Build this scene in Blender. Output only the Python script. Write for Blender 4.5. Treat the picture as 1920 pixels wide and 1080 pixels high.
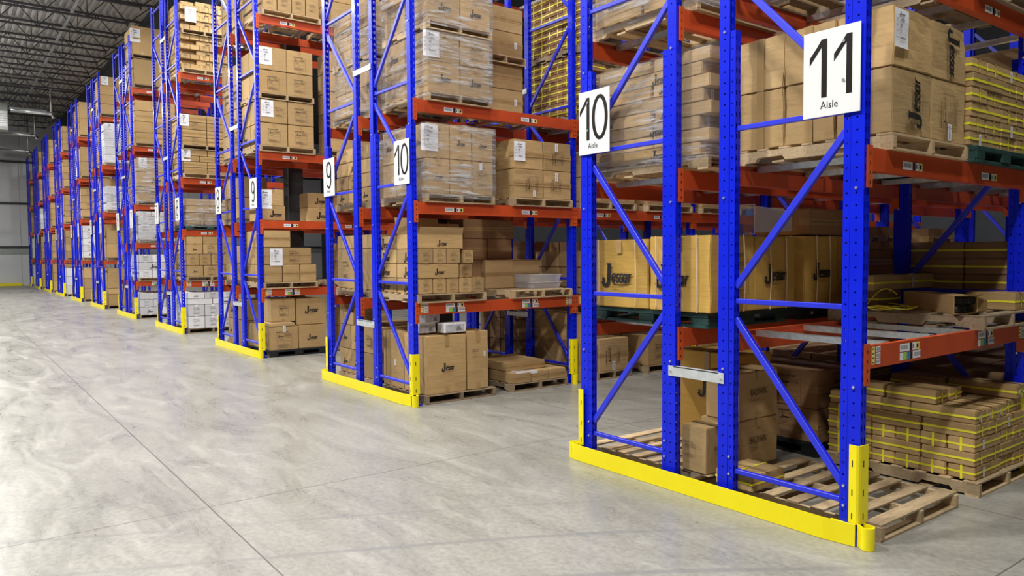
import bpy, bmesh, math, random
from mathutils import Vector, Matrix, noise
random.seed(7)
S = bpy.context.scene
for o in list(bpy.data.objects): bpy.data.objects.remove(o)
C = S.collection
PI = math.pi

# ------------------------------------------------------------------ camera
def make_camera():
    yaw, pitch, roll, f = math.radians(36.9904), math.radians(2.5236), math.radians(-.3687), 1413.97
    F = Vector((-math.cos(yaw)*math.cos(pitch), math.sin(yaw)*math.cos(pitch), -math.sin(pitch)))
    R = F.cross(Vector((0, 0, 1))).normalized(); U = R.cross(F)
    R2 = math.cos(roll)*R+math.sin(roll)*U; U2 = -math.sin(roll)*R+math.cos(roll)*U
    cd = bpy.data.cameras.new('camera'); co = bpy.data.objects.new('camera', cd); C.objects.link(co)
    cd.sensor_width = 36; cd.lens = 36*f/1920; cd.clip_start = .05; cd.clip_end = 200
    M = Matrix((R2, U2, -F)).transposed().to_4x4(); M.translation = Vector((2.107, -3.9495, 1.6))
    co.matrix_world = M; S.camera = co
make_camera()

# ------------------------------------------------------------------ rack layout
PITCH = 4.829
XR = [0]+[-.0465-i*PITCH for i in range(1, 11)]
BAY = 2.25
RACK = ['10-11', '9-10', '8-9', '7-8', '6-7', '5-6', '4-5', '3-4', '2-3', '1-2', '1']
LV = {0: [1.09, 2.165, 3.24, 5.345], 1: [1.09, 2.165, 3.24, 5.345], 2: [1.09, 2.165, 3.24, 5.345],
      3: [1.09, 2.165, 3.24, 5.40], 4: [.968, 1.961, 2.955, 4.459, 5.954]}
for i in range(5, 11): LV[i] = [1.5, 2.99, 4.45, 5.93]
ORD = ['first', 'second', 'third', 'fourth', 'fifth', 'sixth', 'seventh', 'eighth', 'ninth', 'tenth', 'eleventh', 'twelfth']

# ------------------------------------------------------------------ light and exposure
S.view_settings.view_transform = 'Standard'; S.view_settings.look = 'None'
S.view_settings.exposure = 0.0; S.view_settings.gamma = 1.0; S.view_settings.use_curve_mapping = False
W = bpy.data.worlds.new('world'); S.world = W; W.use_nodes = True
W.node_tree.nodes['Background'].inputs[0].default_value = (.93, .96, 1, 1)
W.node_tree.nodes['Background'].inputs[1].default_value = .05; W.node_tree.nodes['Background'].inputs[0].default_value = (1, .98, .94, 1)
LIGHT_CROSS, LIGHT_AISLE = 500, 185

# ------------------------------------------------------------------ materials
MATS = {}
def nmat(name):
    m = bpy.data.materials.new(name); m.use_nodes = True
    nt = m.node_tree; b = nt.nodes['Principled BSDF']; MATS[name] = m
    return m, nt, b
def N(nt, t, **kw):
    n = nt.nodes.new(t)
    for k, v in kw.items(): setattr(n, k, v)
    return n
def math_(nt, op, a, b=None, c=None):
    n = nt.nodes.new('ShaderNodeMath'); n.operation = op
    for i, v in enumerate((a, b, c)):
        if v is None: continue
        if isinstance(v, (int, float)): n.inputs[i].default_value = v
        else: nt.links.new(v, n.inputs[i])
    return n.outputs[0]
def ramp(nt, fac, stops):
    r = nt.nodes.new('ShaderNodeValToRGB'); els = r.color_ramp.elements
    while len(els) < len(stops): els.new(.5)
    for e, (p, c) in zip(els, stops):
        e.position = p; e.color = c if len(c) == 4 else (*c, 1)
    nt.links.new(fac, r.inputs[0]); return r.outputs[0]
def mixc(nt, f, a, b, typ='MIX'):
    n = nt.nodes.new('ShaderNodeMix'); n.data_type = 'RGBA'; n.blend_type = typ
    for s, v in ((n.inputs[0], f), (n.inputs[6], a), (n.inputs[7], b)):
        if isinstance(v, (int, float)): s.default_value = v
        elif isinstance(v, tuple): s.default_value = v if len(v) == 4 else (*v, 1)
        else: nt.links.new(v, s)
    return n.outputs[2]
def noisetex(nt, vec, scale, detail=3, rough=.5, mapscale=None, dist=0):
    if mapscale:
        mp = N(nt, 'ShaderNodeMapping'); mp.inputs['Scale'].default_value = mapscale
        nt.links.new(vec, mp.inputs[0]); vec = mp.outputs[0]
    n = N(nt, 'ShaderNodeTexNoise'); nt.links.new(vec, n.inputs['Vector'])
    n.inputs['Scale'].default_value = scale; n.inputs['Detail'].default_value = detail
    n.inputs['Roughness'].default_value = rough; n.inputs['Distortion'].default_value = dist
    return n.outputs['Fac']
def bump(nt, b, h, strength=.3, dist=.01):
    n = N(nt, 'ShaderNodeBump'); n.inputs['Strength'].default_value = strength; n.inputs['Distance'].default_value = dist
    nt.links.new(h, n.inputs['Height']); nt.links.new(n.outputs[0], b.inputs['Normal'])
def plain(name, col, rough=.5, metal=0, var=.12, nscale=8, coat=0, spec=.5):
    m, nt, b = nmat(name); tc = N(nt, 'ShaderNodeTexCoord')
    n = noisetex(nt, tc.outputs['Object'], nscale, 4)
    lo = tuple(c*(1-var) for c in col); hi = tuple(min(1, c*(1+var)) for c in col)
    nt.links.new(ramp(nt, n, [(.3, lo), (.7, hi)]), b.inputs['Base Color'])
    b.inputs['Roughness'].default_value = rough; b.inputs['Metallic'].default_value = metal
    b.inputs['Coat Weight'].default_value = coat; b.inputs['Specular IOR Level'].default_value = spec
    return m
def cardboard(name, col, var=.10, tint=(1, .93, .8), rough=.78):
    m, nt, b = nmat(name); tc = N(nt, 'ShaderNodeTexCoord'); oi = N(nt, 'ShaderNodeObjectInfo')
    big = noisetex(nt, tc.outputs['Object'], 3.0, 4, .6)
    fine = noisetex(nt, tc.outputs['Object'], 60, 3, .6, mapscale=(1, 1, 3))
    c = ramp(nt, big, [(.25, tuple(x*(1-var) for x in col)), (.75, tuple(x*(1+var) for x in col))])
    c = mixc(nt, math_(nt, 'MULTIPLY', fine, .18), c, tuple(x*.6 for x in col))
    at = N(nt, 'ShaderNodeAttribute', attribute_name='shade'); rnd = math_(nt, 'FRACT', math_(nt, 'ADD', oi.outputs['Random'], at.outputs['Fac']))
    v = math_(nt, 'MULTIPLY_ADD', rnd, .34, .80)
    vv = N(nt, 'ShaderNodeCombineColor'); 
    for i in range(3): nt.links.new(v, vv.inputs[i])
    c = mixc(nt, 1.0, c, vv.outputs[0], 'MULTIPLY')
    r2 = math_(nt, 'FRACT', math_(nt, 'MULTIPLY', rnd, 17.3))
    c = mixc(nt, math_(nt, 'MULTIPLY', r2, .5), c, mixc(nt, 1.0, c, tint, 'MULTIPLY'))
    nt.links.new(c, b.inputs['Base Color']); b.inputs['Roughness'].default_value = rough
    b.inputs['Specular IOR Level'].default_value = .25
    wv = noisetex(nt, tc.outputs['Object'], 9, 3, .6, mapscale=(.4, .4, 3))
    bump(nt, b, wv, .35, .012)
    return m
cardboard('cardboard', (.49, .335, .160))
cardboard('cardboard_shaded', (.34, .20, .10))  # cardboard darkened in its colour to stand for shade deep in the racks
cardboard('cardboard_yellow', (.60, .375, .092))
cardboard('cardboard_white', (.74, .74, .76), .05, (.96, .98, 1))
plain('tape', (.42, .27, .115), .28, var=.1)
plain('tape_clear', (.56, .42, .27), .2, var=.1)
plain('seam', (.10, .055, .025), .9)
plain('seam_white', (.30, .30, .31), .9)
plain('ink', (.018, .014, .012), .6)
plain('ink_light', (.15, .095, .055), .7)
plain('ink_grey', (.20, .20, .21), .7)
plain('paper', (.86, .87, .92), .5, var=.02)
plain('sign_white', (.84, .85, .86), .3, var=.01)
plain('sign_black', (.012, .009, .009), .35)
plain('strap_yellow', (.90, .82, .05), .35)
plain('twine', (.78, .62, .42), .7)
plain('orange', (.54, .072, .015), .42, var=.1, coat=.1)
plain('orange_bright', (.58, .088, .018), .4, var=.08, coat=.1)
plain('yellow', (.99, .84, .0), .38, var=.03, nscale=3, coat=.15)
plain('galvanised', (.52, .55, .56), .36, .75, var=.16, nscale=30)
plain('galvanised_light', (.66, .70, .72), .4, .35, var=.1, nscale=20)
plain('bolt_steel', (.75, .76, .78), .3, .8)
plain('slot_dark', (.012, .010, .008), .8)
plain('label_yellow', (.80, .74, .22), .5); plain('label_green', (.36, .62, .09), .5)
plain('label_blue', (.06, .28, .55), .5); plain('label_red', (.7, .05, .03), .5)
plain('steel_black', (.035, .038, .042), .55)
plain('joist_grey', (.065, .065, .070), .55, var=.2)
plain('wall_dark', (.055, .06, .066), .7)
plain('wall_panel', (.70, .72, .73), .5, var=.03, nscale=.6)
plain('wall_concrete', (.40, .43, .40), .8, var=.08)
plain('duct_steel', (.72, .74, .76), .25, .85)
plain('pipe_grey', (.42, .43, .43), .45, .3)
plain('plastic_black', (.012, .016, .018), .4)
plain('plastic_green', (.018, .060, .052), .55, var=.3)
plain('plastic_blue', (.03, .16, .5), .45)
plain('white_enamel', (.85, .86, .88), .4)
plain('print_grey', (.45, .45, .48), .6, var=.35, nscale=14)

def wood(name, c1, c2):
    m, nt, b = nmat(name); tc = N(nt, 'ShaderNodeTexCoord'); oi = N(nt, 'ShaderNodeObjectInfo')
    g = noisetex(nt, tc.outputs['Object'], 5, 5, .6, mapscale=(6, 1, 8), dist=1.2)
    g2 = noisetex(nt, tc.outputs['Object'], 2.2, 3, .6)
    c = ramp(nt, g, [(.25, c1), (.75, c2)])
    c = mixc(nt, math_(nt, 'MULTIPLY', g2, .55), c, tuple(x*.55 for x in c1))
    vv = N(nt, 'ShaderNodeCombineColor'); v = math_(nt, 'MULTIPLY_ADD', oi.outputs['Random'], .45, .75)
    for i in range(3): nt.links.new(v, vv.inputs[i])
    nt.links.new(mixc(nt, 1.0, c, vv.outputs[0], 'MULTIPLY'), b.inputs['Base Color'])
    b.inputs['Roughness'].default_value = .75; bump(nt, b, g, .3, .004)
wood('wood', (.42, .29, .155), (.78, .60, .37))
wood('wood_old', (.26, .185, .11), (.50, .39, .26))

def blue_paint(name, holes=None):
    m, nt, b = nmat(name); tc = N(nt, 'ShaderNodeTexCoord')
    n = noisetex(nt, tc.outputs['Object'], 6, 4)
    nt.links.new(ramp(nt, n, [(.3, (.002, .012, .66)), (.7, (.003, .018, .78))]), b.inputs['Base Color'])
    b.inputs['Roughness'].default_value = .36; b.inputs['Coat Weight'].default_value = .12
    b.inputs['Coat Roughness'].default_value = .12; b.inputs['Specular IOR Level'].default_value = .25
    if holes:
        xc, webs, pitch = holes
        sp = N(nt, 'ShaderNodeSeparateXYZ'); nt.links.new(tc.outputs['Object'], sp.inputs[0])
        sn = N(nt, 'ShaderNodeSeparateXYZ'); nt.links.new(tc.outputs['Normal'], sn.inputs[0])
        zz = math_(nt, 'SUBTRACT', math_(nt, 'FRACT', math_(nt, 'DIVIDE', sp.outputs[2], pitch)), .5)
        zd = math_(nt, 'ABSOLUTE', math_(nt, 'MULTIPLY', zz, pitch))
        xd = math_(nt, 'ABSOLUTE', math_(nt, 'SUBTRACT', math_(nt, 'ABSOLUTE', sp.outputs[0]), xc))
        front = math_(nt, 'GREATER_THAN', math_(nt, 'ABSOLUTE', sn.outputs[1]), .5)
        d2 = math_(nt, 'ADD', math_(nt, 'MULTIPLY', zd, zd), math_(nt, 'MULTIPLY', xd, xd))
        h1 = math_(nt, 'MULTIPLY', front, math_(nt, 'LESS_THAN', d2, .0058**2))
        tot = h1
        for yc in webs:
            yd = math_(nt, 'ABSOLUTE', math_(nt, 'SUBTRACT', sp.outputs[1], yc))
            q = math_(nt, 'MULTIPLY', math_(nt, 'LESS_THAN', yd, .0055), math_(nt, 'LESS_THAN', zd, .015))
            q = math_(nt, 'MULTIPLY', q, math_(nt, 'SUBTRACT', 1.0, front))
            tot = math_(nt, 'MAXIMUM', tot, q)
        tr = N(nt, 'ShaderNodeBsdfTransparent'); mx = N(nt, 'ShaderNodeMixShader')
        out = nt.nodes['Material Output']
        nt.links.new(tot, mx.inputs[0]); nt.links.new(b.outputs[0], mx.inputs[1]); nt.links.new(tr.outputs[0], mx.inputs[2])
        nt.links.new(mx.outputs[0], out.inputs[0])
    return m
blue_paint('blue'); blue_paint('blue_brace'); b_ = MATS['blue_brace'].node_tree.nodes['Principled BSDF']; b_.inputs['Roughness'].default_value = .46; b_.inputs['Specular IOR Level'].default_value = .75; b_.inputs['Coat Weight'].default_value = .35; b_.inputs['Coat Roughness'].default_value = .4; blue_paint('blue_post', (.040, (.016, .044), .0675)); blue_paint('blue_reinforcement', (.096, (.016, .044), .0675))

def film_mat():
    m, nt, b = nmat('film'); tc = N(nt, 'ShaderNodeTexCoord')
    s1 = noisetex(nt, tc.outputs['Object'], 4, 8, .72, mapscale=(.55, .55, 7), dist=.5)
    s2 = noisetex(nt, tc.outputs['Object'], 2.0, 2, .5)
    st = ramp(nt, s1, [(.48, (0, 0, 0)), (.60, (1, 1, 1))]); gate = ramp(nt, s2, [(.40, (.12, .12, .12)), (.54, (1, 1, 1))])
    a = math_(nt, 'MULTIPLY_ADD', math_(nt, 'MULTIPLY', st, gate), .70, .12)
    b.inputs['Base Color'].default_value = (.90, .90, .93, 1); b.inputs['Roughness'].default_value = .22
    b.inputs['Specular IOR Level'].default_value = .9
    nt.links.new(a, b.inputs['Alpha']); bump(nt, b, s1, 1.0, .08)
film_mat()
def clear_mat():
    m, nt, b = nmat('clear_plastic'); b.inputs['Base Color'].default_value = (.75, .77, .8, 1)
    b.inputs['Roughness'].default_value = .12; b.inputs['Alpha'].default_value = .48
clear_mat()
def floor_mat():
    m, nt, b = nmat('floor_concrete'); tc = N(nt, 'ShaderNodeTexCoord'); P = tc.outputs['Object']
    a = noisetex(nt, P, .55, 6, .62, dist=.6); s = noisetex(nt, P, 1.5, 8, .72, mapscale=(.5, 1.8, 1), dist=1.0)
    f = noisetex(nt, P, 28, 4, .6); w = noisetex(nt, P, 2.2, 9, .78, mapscale=(.6, 1.3, 1), dist=1.1)
    c = ramp(nt, a, [(.28, (0.204, 0.199, 0.175)), (.52, (0.286, 0.278, 0.246)), (.75, (0.358, 0.348, 0.311))])
    c = mixc(nt, .75, c, ramp(nt, s, [(.32, (0.174, 0.170, 0.152)), (.5, (0.283, 0.276, 0.246)), (.7, (0.383, 0.373, 0.336))]))
    c = mixc(nt, .30, c, ramp(nt, f, [(.3, (0.149, 0.145, 0.129)), (.7, (0.467, 0.452, 0.407))]))
    c = mixc(nt, ramp(nt, w, [(.54, (0, 0, 0)), (.70, (.5, .5, .5))]), c, (0.497, 0.482, 0.437))
    # tyre marks: long curved dark streaks
    sp = N(nt, 'ShaderNodeSeparateXYZ'); nt.links.new(P, sp.inputs[0])
    n2 = noisetex(nt, P, .22, 2, .5)
    mp = N(nt, 'ShaderNodeMapping'); mp.inputs['Rotation'].default_value = (0, 0, .5); nt.links.new(P, mp.inputs[0])
    wv = N(nt, 'ShaderNodeTexWave'); wv.inputs['Scale'].default_value = .55; wv.inputs['Distortion'].default_value = 4.0
    wv.inputs['Detail'].default_value = 1.0; wv.inputs['Detail Scale'].default_value = .35
    nt.links.new(mp.outputs[0], wv.inputs[0])
    tm = math_(nt, 'MULTIPLY', ramp(nt, wv.outputs['Fac'], [(.975, (0, 0, 0)), (.995, (.6, .6, .6))]), ramp(nt, n2, [(.45, (0, 0, 0)), (.6, (1, 1, 1))]))
    c = mixc(nt, tm, c, (.20, .20, .195))
    # saw-cut control joints
    def joint(axis, off, per):
        q = math_(nt, 'FRACT', math_(nt, 'DIVIDE', math_(nt, 'ADD', sp.outputs[axis], -off+per*40.5), per))
        return math_(nt, 'LESS_THAN', math_(nt, 'ABSOLUTE', math_(nt, 'MULTIPLY', math_(nt, 'SUBTRACT', q, .5), per)), .0048)
    j = math_(nt, 'MAXIMUM', joint(0, .62, 3.49), joint(1, -2.64, 3.79))
    c = mixc(nt, math_(nt, 'MULTIPLY', j, .8), c, (.09, .085, .08))
    nt.links.new(c, b.inputs['Base Color'])
    r = ramp(nt, s, [(.3, (.22, .22, .22)), (.7, (.44, .44, .44))]); nt.links.new(r, b.inputs['Roughness'])
    b.inputs['Specular IOR Level'].default_value = .42
    bump(nt, b, math_(nt, 'ADD', f, a), .06, .004)
floor_mat()
def deck_mat():
    m, nt, b = nmat('deck_metal'); tc = N(nt, 'ShaderNodeTexCoord')
    n = noisetex(nt, tc.outputs['Object'], .8, 4, .6)
    nt.links.new(ramp(nt, n, [(.3, (.46, .46, .43)), (.7, (.62, .62, .58))]), b.inputs['Base Color'])
    b.inputs['Roughness'].default_value = .5; b.inputs['Metallic'].default_value = .15
deck_mat()
def emit_mat(name, col, st):
    m, nt, b = nmat(name); b.inputs['Base Color'].default_value = (*col, 1)
    b.inputs['Emission Color'].default_value = (*col, 1); b.inputs['Emission Strength'].default_value = st
emit_mat('lamp_lens', (1, .98, .94), 8)

# ------------------------------------------------------------------ mesh helpers
class MB:
    def __init__(s): s.v = []; s.f = []; s.m = []; s.names = []
    def mi(s, mat):
        if mat not in s.names: s.names.append(mat)
        return s.names.index(mat)
    def poly(s, pts, mat):
        k = len(s.v); s.v += [tuple(p) for p in pts]; s.f.append(tuple(range(k, k+len(pts)))); s.m.append(s.mi(mat))
    def box(s, a, b, mat):
        (x0, y0, z0), (x1, y1, z1) = a, b; k = len(s.v)
        s.v += [(x0, y0, z0), (x1, y0, z0), (x1, y1, z0), (x0, y1, z0), (x0, y0, z1), (x1, y0, z1), (x1, y1, z1), (x0, y1, z1)]
        for q in ((0, 3, 2, 1), (4, 5, 6, 7), (0, 1, 5, 4), (1, 2, 6, 5), (2, 3, 7, 6), (3, 0, 4, 7)):
            s.f.append(tuple(k+i for i in q)); s.m.append(s.mi(mat))
    def prism(s, prof, z0, z1, mat, frame=None):
        # closed outline (CCW) swept along local z; frame maps (u,v,w) to xyz
        fr = frame or (lambda u, v, w: (u, v, w)); n = len(prof); k = len(s.v)
        s.v += [fr(u, v, z0) for u, v in prof]+[fr(u, v, z1) for u, v in prof]
        for i in range(n):
            j = (i+1) % n; s.f.append((k+i, k+j, k+n+j, k+n+i)); s.m.append(s.mi(mat))
        s.f.append(tuple(k+n-1-i for i in range(n))); s.m.append(s.mi(mat))
        s.f.append(tuple(k+n+i for i in range(n))); s.m.append(s.mi(mat))
    def bar(s, p, q, w, h, mat, up=(0, 0, 1)):
        p = Vector(p); q = Vector(q); d = (q-p).normalized(); u = Vector(up)
        if abs(d.dot(u)) > .95: u = Vector((0, 1, 0))
        r = d.cross(u).normalized(); u = r.cross(d); k = len(s.v)
        for c in (p, q):
            for a, b in ((-1, -1), (1, -1), (1, 1), (-1, 1)): s.v.append(tuple(c+r*a*w/2+u*b*h/2))
        for t in ((0, 1, 2, 3), (7, 6, 5, 4), (0, 4, 5, 1), (1, 5, 6, 2), (2, 6, 7, 3), (3, 7, 4, 0)):
            s.f.append(tuple(k+i for i in t)); s.m.append(s.mi(mat))
    def tube(s, pts, r, mat, n=8, caps=True):
        pts = [Vector(p) for p in pts]; rings = []
        for i, p in enumerate(pts):
            d = (pts[min(i+1, len(pts)-1)]-pts[max(i-1, 0)]).normalized()
            a = Vector((0, 0, 1)) if abs(d.z) < .9 else Vector((1, 0, 0))
            u = d.cross(a).normalized(); w = u.cross(d); k = len(s.v); rings.append(k)
            for j in range(n):
                t = 2*PI*j/n; s.v.append(tuple(p+u*r*math.cos(t)+w*r*math.sin(t)))
        for a, b in zip(rings, rings[1:]):
            for j in range(n):
                s.f.append((a+j, a+(j+1) % n, b+(j+1) % n, b+j)); s.m.append(s.mi(mat))
        if caps:
            s.f.append(tuple(rings[0]+n-1-j for j in range(n))); s.m.append(s.mi(mat))
            s.f.append(tuple(rings[-1]+j for j in range(n))); s.m.append(s.mi(mat))
    def mesh(s, name, bevel=0, smooth=False):
        me = bpy.data.meshes.new(name); me.from_pydata(s.v, [], s.f)
        for n in s.names: me.materials.append(MATS[n])
        me.polygons.foreach_set('material_index', s.m)
        bm = bmesh.new(); bm.from_mesh(me); bmesh.ops.recalc_face_normals(bm, faces=bm.faces)
        if bevel: bmesh.ops.bevel(bm, geom=list(bm.edges), offset=bevel, segments=1, affect='EDGES')
        bm.to_mesh(me); bm.free()
        if smooth: me.polygons.foreach_set('use_smooth', [True]*len(me.polygons))
        me.update(); return me

def ob(name, data, parent=None, loc=(0, 0, 0), rot=(0, 0, 0), sc=None):
    o = bpy.data.objects.new(name, data); C.objects.link(o); o.location = loc; o.rotation_euler = rot
    if sc: o.scale = sc
    if parent: o.parent = parent
    return o
def tag(o, label, cat, group=None, kind=None):
    if label: o['label'] = label
    if cat: o['category'] = cat
    if group: o['group'] = group
    if kind: o['kind'] = kind
    return o
def struct(name, mb, label=None):
    o = ob(name, mb.mesh(name)); o['kind'] = 'structure'
    if label: o['label'] = label
    return o

# ------------------------------------------------------------------ printed marks (meshes facing -Y, lying in the XZ plane)
def ribbon(mb, pts, mat, wmin, wmax, slant=0., closed=False):
    pts = [Vector((x, 0, z)) for x, z in pts]; n = len(pts); L = []; Rr = []
    for i, p in enumerate(pts):
        a = pts[(i-1) % n] if (closed or i > 0) else pts[0]; b = pts[(i+1) % n] if (closed or i < n-1) else pts[-1]
        d = (b-a).normalized(); w = wmin+(wmax-wmin)*abs(d.z); nr = Vector((-d.z, 0, d.x))
        L.append(p+nr*w/2); Rr.append(p-nr*w/2)
    k = n if closed else n-1
    sh = lambda p: (p.x+slant*p.z, 0, p.z)
    for i in range(k):
        j = (i+1) % n; mb.poly([sh(L[i]), sh(L[j]), sh(Rr[j]), sh(Rr[i])], mat)
def arc(cx, cz, rx, rz, a0, a1, n=14):
    return [(cx+rx*math.cos(math.radians(a0+(a1-a0)*i/n)), cz+rz*math.sin(math.radians(a0+(a1-a0)*i/n))) for i in range(n+1)]
def logo_mesh(mat='ink', url=True):
    mb = MB(); sl = .10
    # J: serif bar, heavy stem, hook with ball
    mb.poly([(.175, 0, .52), (.365, 0, .52), (.36, 0, .48), (.17, 0, .48)], mat)
    mb.poly([(.212, 0, .49), (.342, 0, .49), (.315, 0, .11), (.185, 0, .11)], mat)
    ribbon(mb, [(.248, .13)]+arc(.14, .10, .112, .120, 0, -170), mat, .075, .115)
    k = arc(.055, .125, .052, .05, 0, 360, 16); mb.poly([(x, 0, z) for x, z in k], mat)
    x = .36; w0, w1 = .036, .074
    def e(x): ribbon(mb, [(x+.02, .155), (x+.13, .185)]+arc(x+.08, .155, .062, .105, 20, 320), mat, w0, w1, sl)
    def s_(x):
        ribbon(mb, arc(x+.065, .205, .045, .052, 20, 200, 10)+arc(x+.065, .105, .048, .055, 100, -10, 8)+arc(x+.065, .105, .048, .055, -20, -160, 8), mat, .040, .066, sl)
    e(x); s_(x+.165); s_(x+.295)
    xa = x+.425; ribbon(mb, arc(xa+.058, .150, .050, .098, 40, 330), mat, w0, w1, sl); ribbon(mb, [(xa+.128, .265), (xa+.122, .09), (xa+.150, .05)], mat, .06, .072, sl)
    xr = xa+.205; ribbon(mb, [(xr, .265), (xr, .05)], mat, .055, .058, sl); ribbon(mb, [(xr+.01, .20), (xr+.05, .255), (xr+.095, .245)], mat, .035, .05, sl)
    return mb
def text_mesh(txt, size, mat, extra=None):
    cu = bpy.data.curves.new('t', 'FONT'); cu.body = txt; cu.size = size; cu.resolution_u = 2
    if extra: cu.offset = extra
    o = bpy.data.objects.new('t', cu); C.objects.link(o)
    bpy.context.view_layer.update()
    me = bpy.data.meshes.new_from_object(o.evaluated_get(bpy.context.evaluated_depsgraph_get()))
    vs = [tuple(v.co) for v in me.vertices]; fs = [tuple(p.vertices) for p in me.polygons]
    bpy.data.objects.remove(o); bpy.data.meshes.remove(me); return vs, fs
def add_text(mb, txt, size, x, z, mat, sx=1., bold=0., slant=0):
    vs, fs = text_mesh(txt, size, mat, bold); k = len(mb.v)
    mb.v += [(x+vx*sx+slant*vy, 0, z+vy) for vx, vy, _ in vs]
    for f in fs: mb.f.append(tuple(k+i for i in f)); mb.m.append(mb.mi(mat))
def rect(mb, x0, z0, x1, z1, mat, y=0): mb.poly([(x0, y, z0), (x1, y, z0), (x1, y, z1), (x0, y, z1)], mat)
def raw(mb, name):
    me = bpy.data.meshes.new(name); me.from_pydata(mb.v, [], mb.f)
    for n in mb.names: me.materials.append(MATS[n])
    me.polygons.foreach_set('material_index', mb.m); me.update(); return me
PR = {}
m_ = logo_mesh(); m_.v = [(x_*.92, y_, z_) for x_, y_, z_ in m_.v]; add_text(m_, 'www.jessar.ca', .075, .34, -.09, 'ink_light'); PR['logo'] = raw(m_, 'printed_logo')      # about 1 wide, .6 high
def spec_mesh(mat='ink_light'):
    mb = MB(); add_text(mb, 'HANDLE WITH CARE', .105, .02, .90, 'ink' if mat == 'ink_light' else mat, .72, .002)
    x0, x1 = .06, .94
    for a, b in ((.0, .012), (.83, .842), (.60, .606), (.42, .426), (.22, .226)): rect(mb, x0, a, x1, b, mat)
    for a in (x0, x1-.012): rect(mb, a, 0, a+.012, .84, mat)
    q = logo_mesh('ink' if mat == 'ink_light' else mat); k = len(mb.v); mb.v += [(.12+x*.34, 0, .655+z*.22) for x, _, z in q.v]
    for f in q.f: mb.f.append(tuple(k+i for i in f)); mb.m.append(mb.mi('ink' if mat == 'ink_light' else mat))
    add_text(mb, 'S-60201', .11, .16, .475, mat, .8)
    add_text(mb, '12', .12, .42, .28, mat, .8)
    for i in range(5): rect(mb, .12, .04+i*.034, .12+(.7, .55, .72, .4, .62)[i], .052+i*.034, mat)
    for i in range(16): rect(mb, .52+i*.022, .66, .52+i*.022+(.012 if i % 3 else .006), .79, mat)
    return mb
PR['spec'] = raw(spec_mesh(), 'printed_panel'); PR['spec_grey'] = raw(spec_mesh('ink_grey'), 'printed_panel')
m_ = MB(); add_text(m_, 'BALDWIN', .36, 0, .30, 'ink', .62, .001); add_text(m_, 'Collection', .15, .0, .08, 'ink_light', .85)
for i in range(22):
    t = i/21; rect(m_, .62+t*.55, .08+.05*math.sin(t*11)+.08*t, .62+t*.55+.03, .09+.05*math.sin(t*11)+.08*t, 'ink_light')
PR['baldwin'] = raw(m_, 'printed_name')
m_ = MB(); rect(m_, 0, 0, .45, 1, 'paper')
for i in range(9): rect(m_, .12, .1+i*.09, .33, .15+i*.09, 'ink_grey', -.001)
PR['barcode'] = raw(m_, 'barcode_sticker')
def ship_label():
    mb = MB(); n = 6
    for i in range(n):
        z0, z1 = -i/n*1.35, -(i+1)/n*1.35; y0 = -.012*math.sin(i*1.1); y1 = -.012*math.sin((i+1)*1.1)
        mb.poly([(0, y1, z1), (1, y1, z1), (1, y0, z0), (0, y0, z0)], 'paper')
    k = len(mb.v); q = logo_mesh(); mb.v += [(.28+x*.38, -.03, -.24+z*.25) for x, _, z in q.v]
    for f in q.f: mb.f.append(tuple(k+i for i in f)); mb.m.append(mb.mi('ink'))
    for i, (a, t) in enumerate((('ITEM:', '6-00201'), ('QTY:', '432'), ('BOX:', '12'), ('PO #:', '0004-00120'))):
        k = len(mb.v); add_text(mb, a, .09, .07, -.42-i*.21, 'ink', .8); add_text(mb, t, .15 if i < 3 else .12, .34, -.43-i*.21, 'ink', .7, .003)
        mb.v[k:] = [(x, -.03, z) for x, _, z in mb.v[k:]]
    for i in range(4):
        k = len(mb.v); rect(mb, .06, -.47-i*.21, .94, -.475-i*.21, 'ink_grey', -.03)
    return raw(mb, 'shipping_label')
PR['label'] = ship_label()

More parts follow.
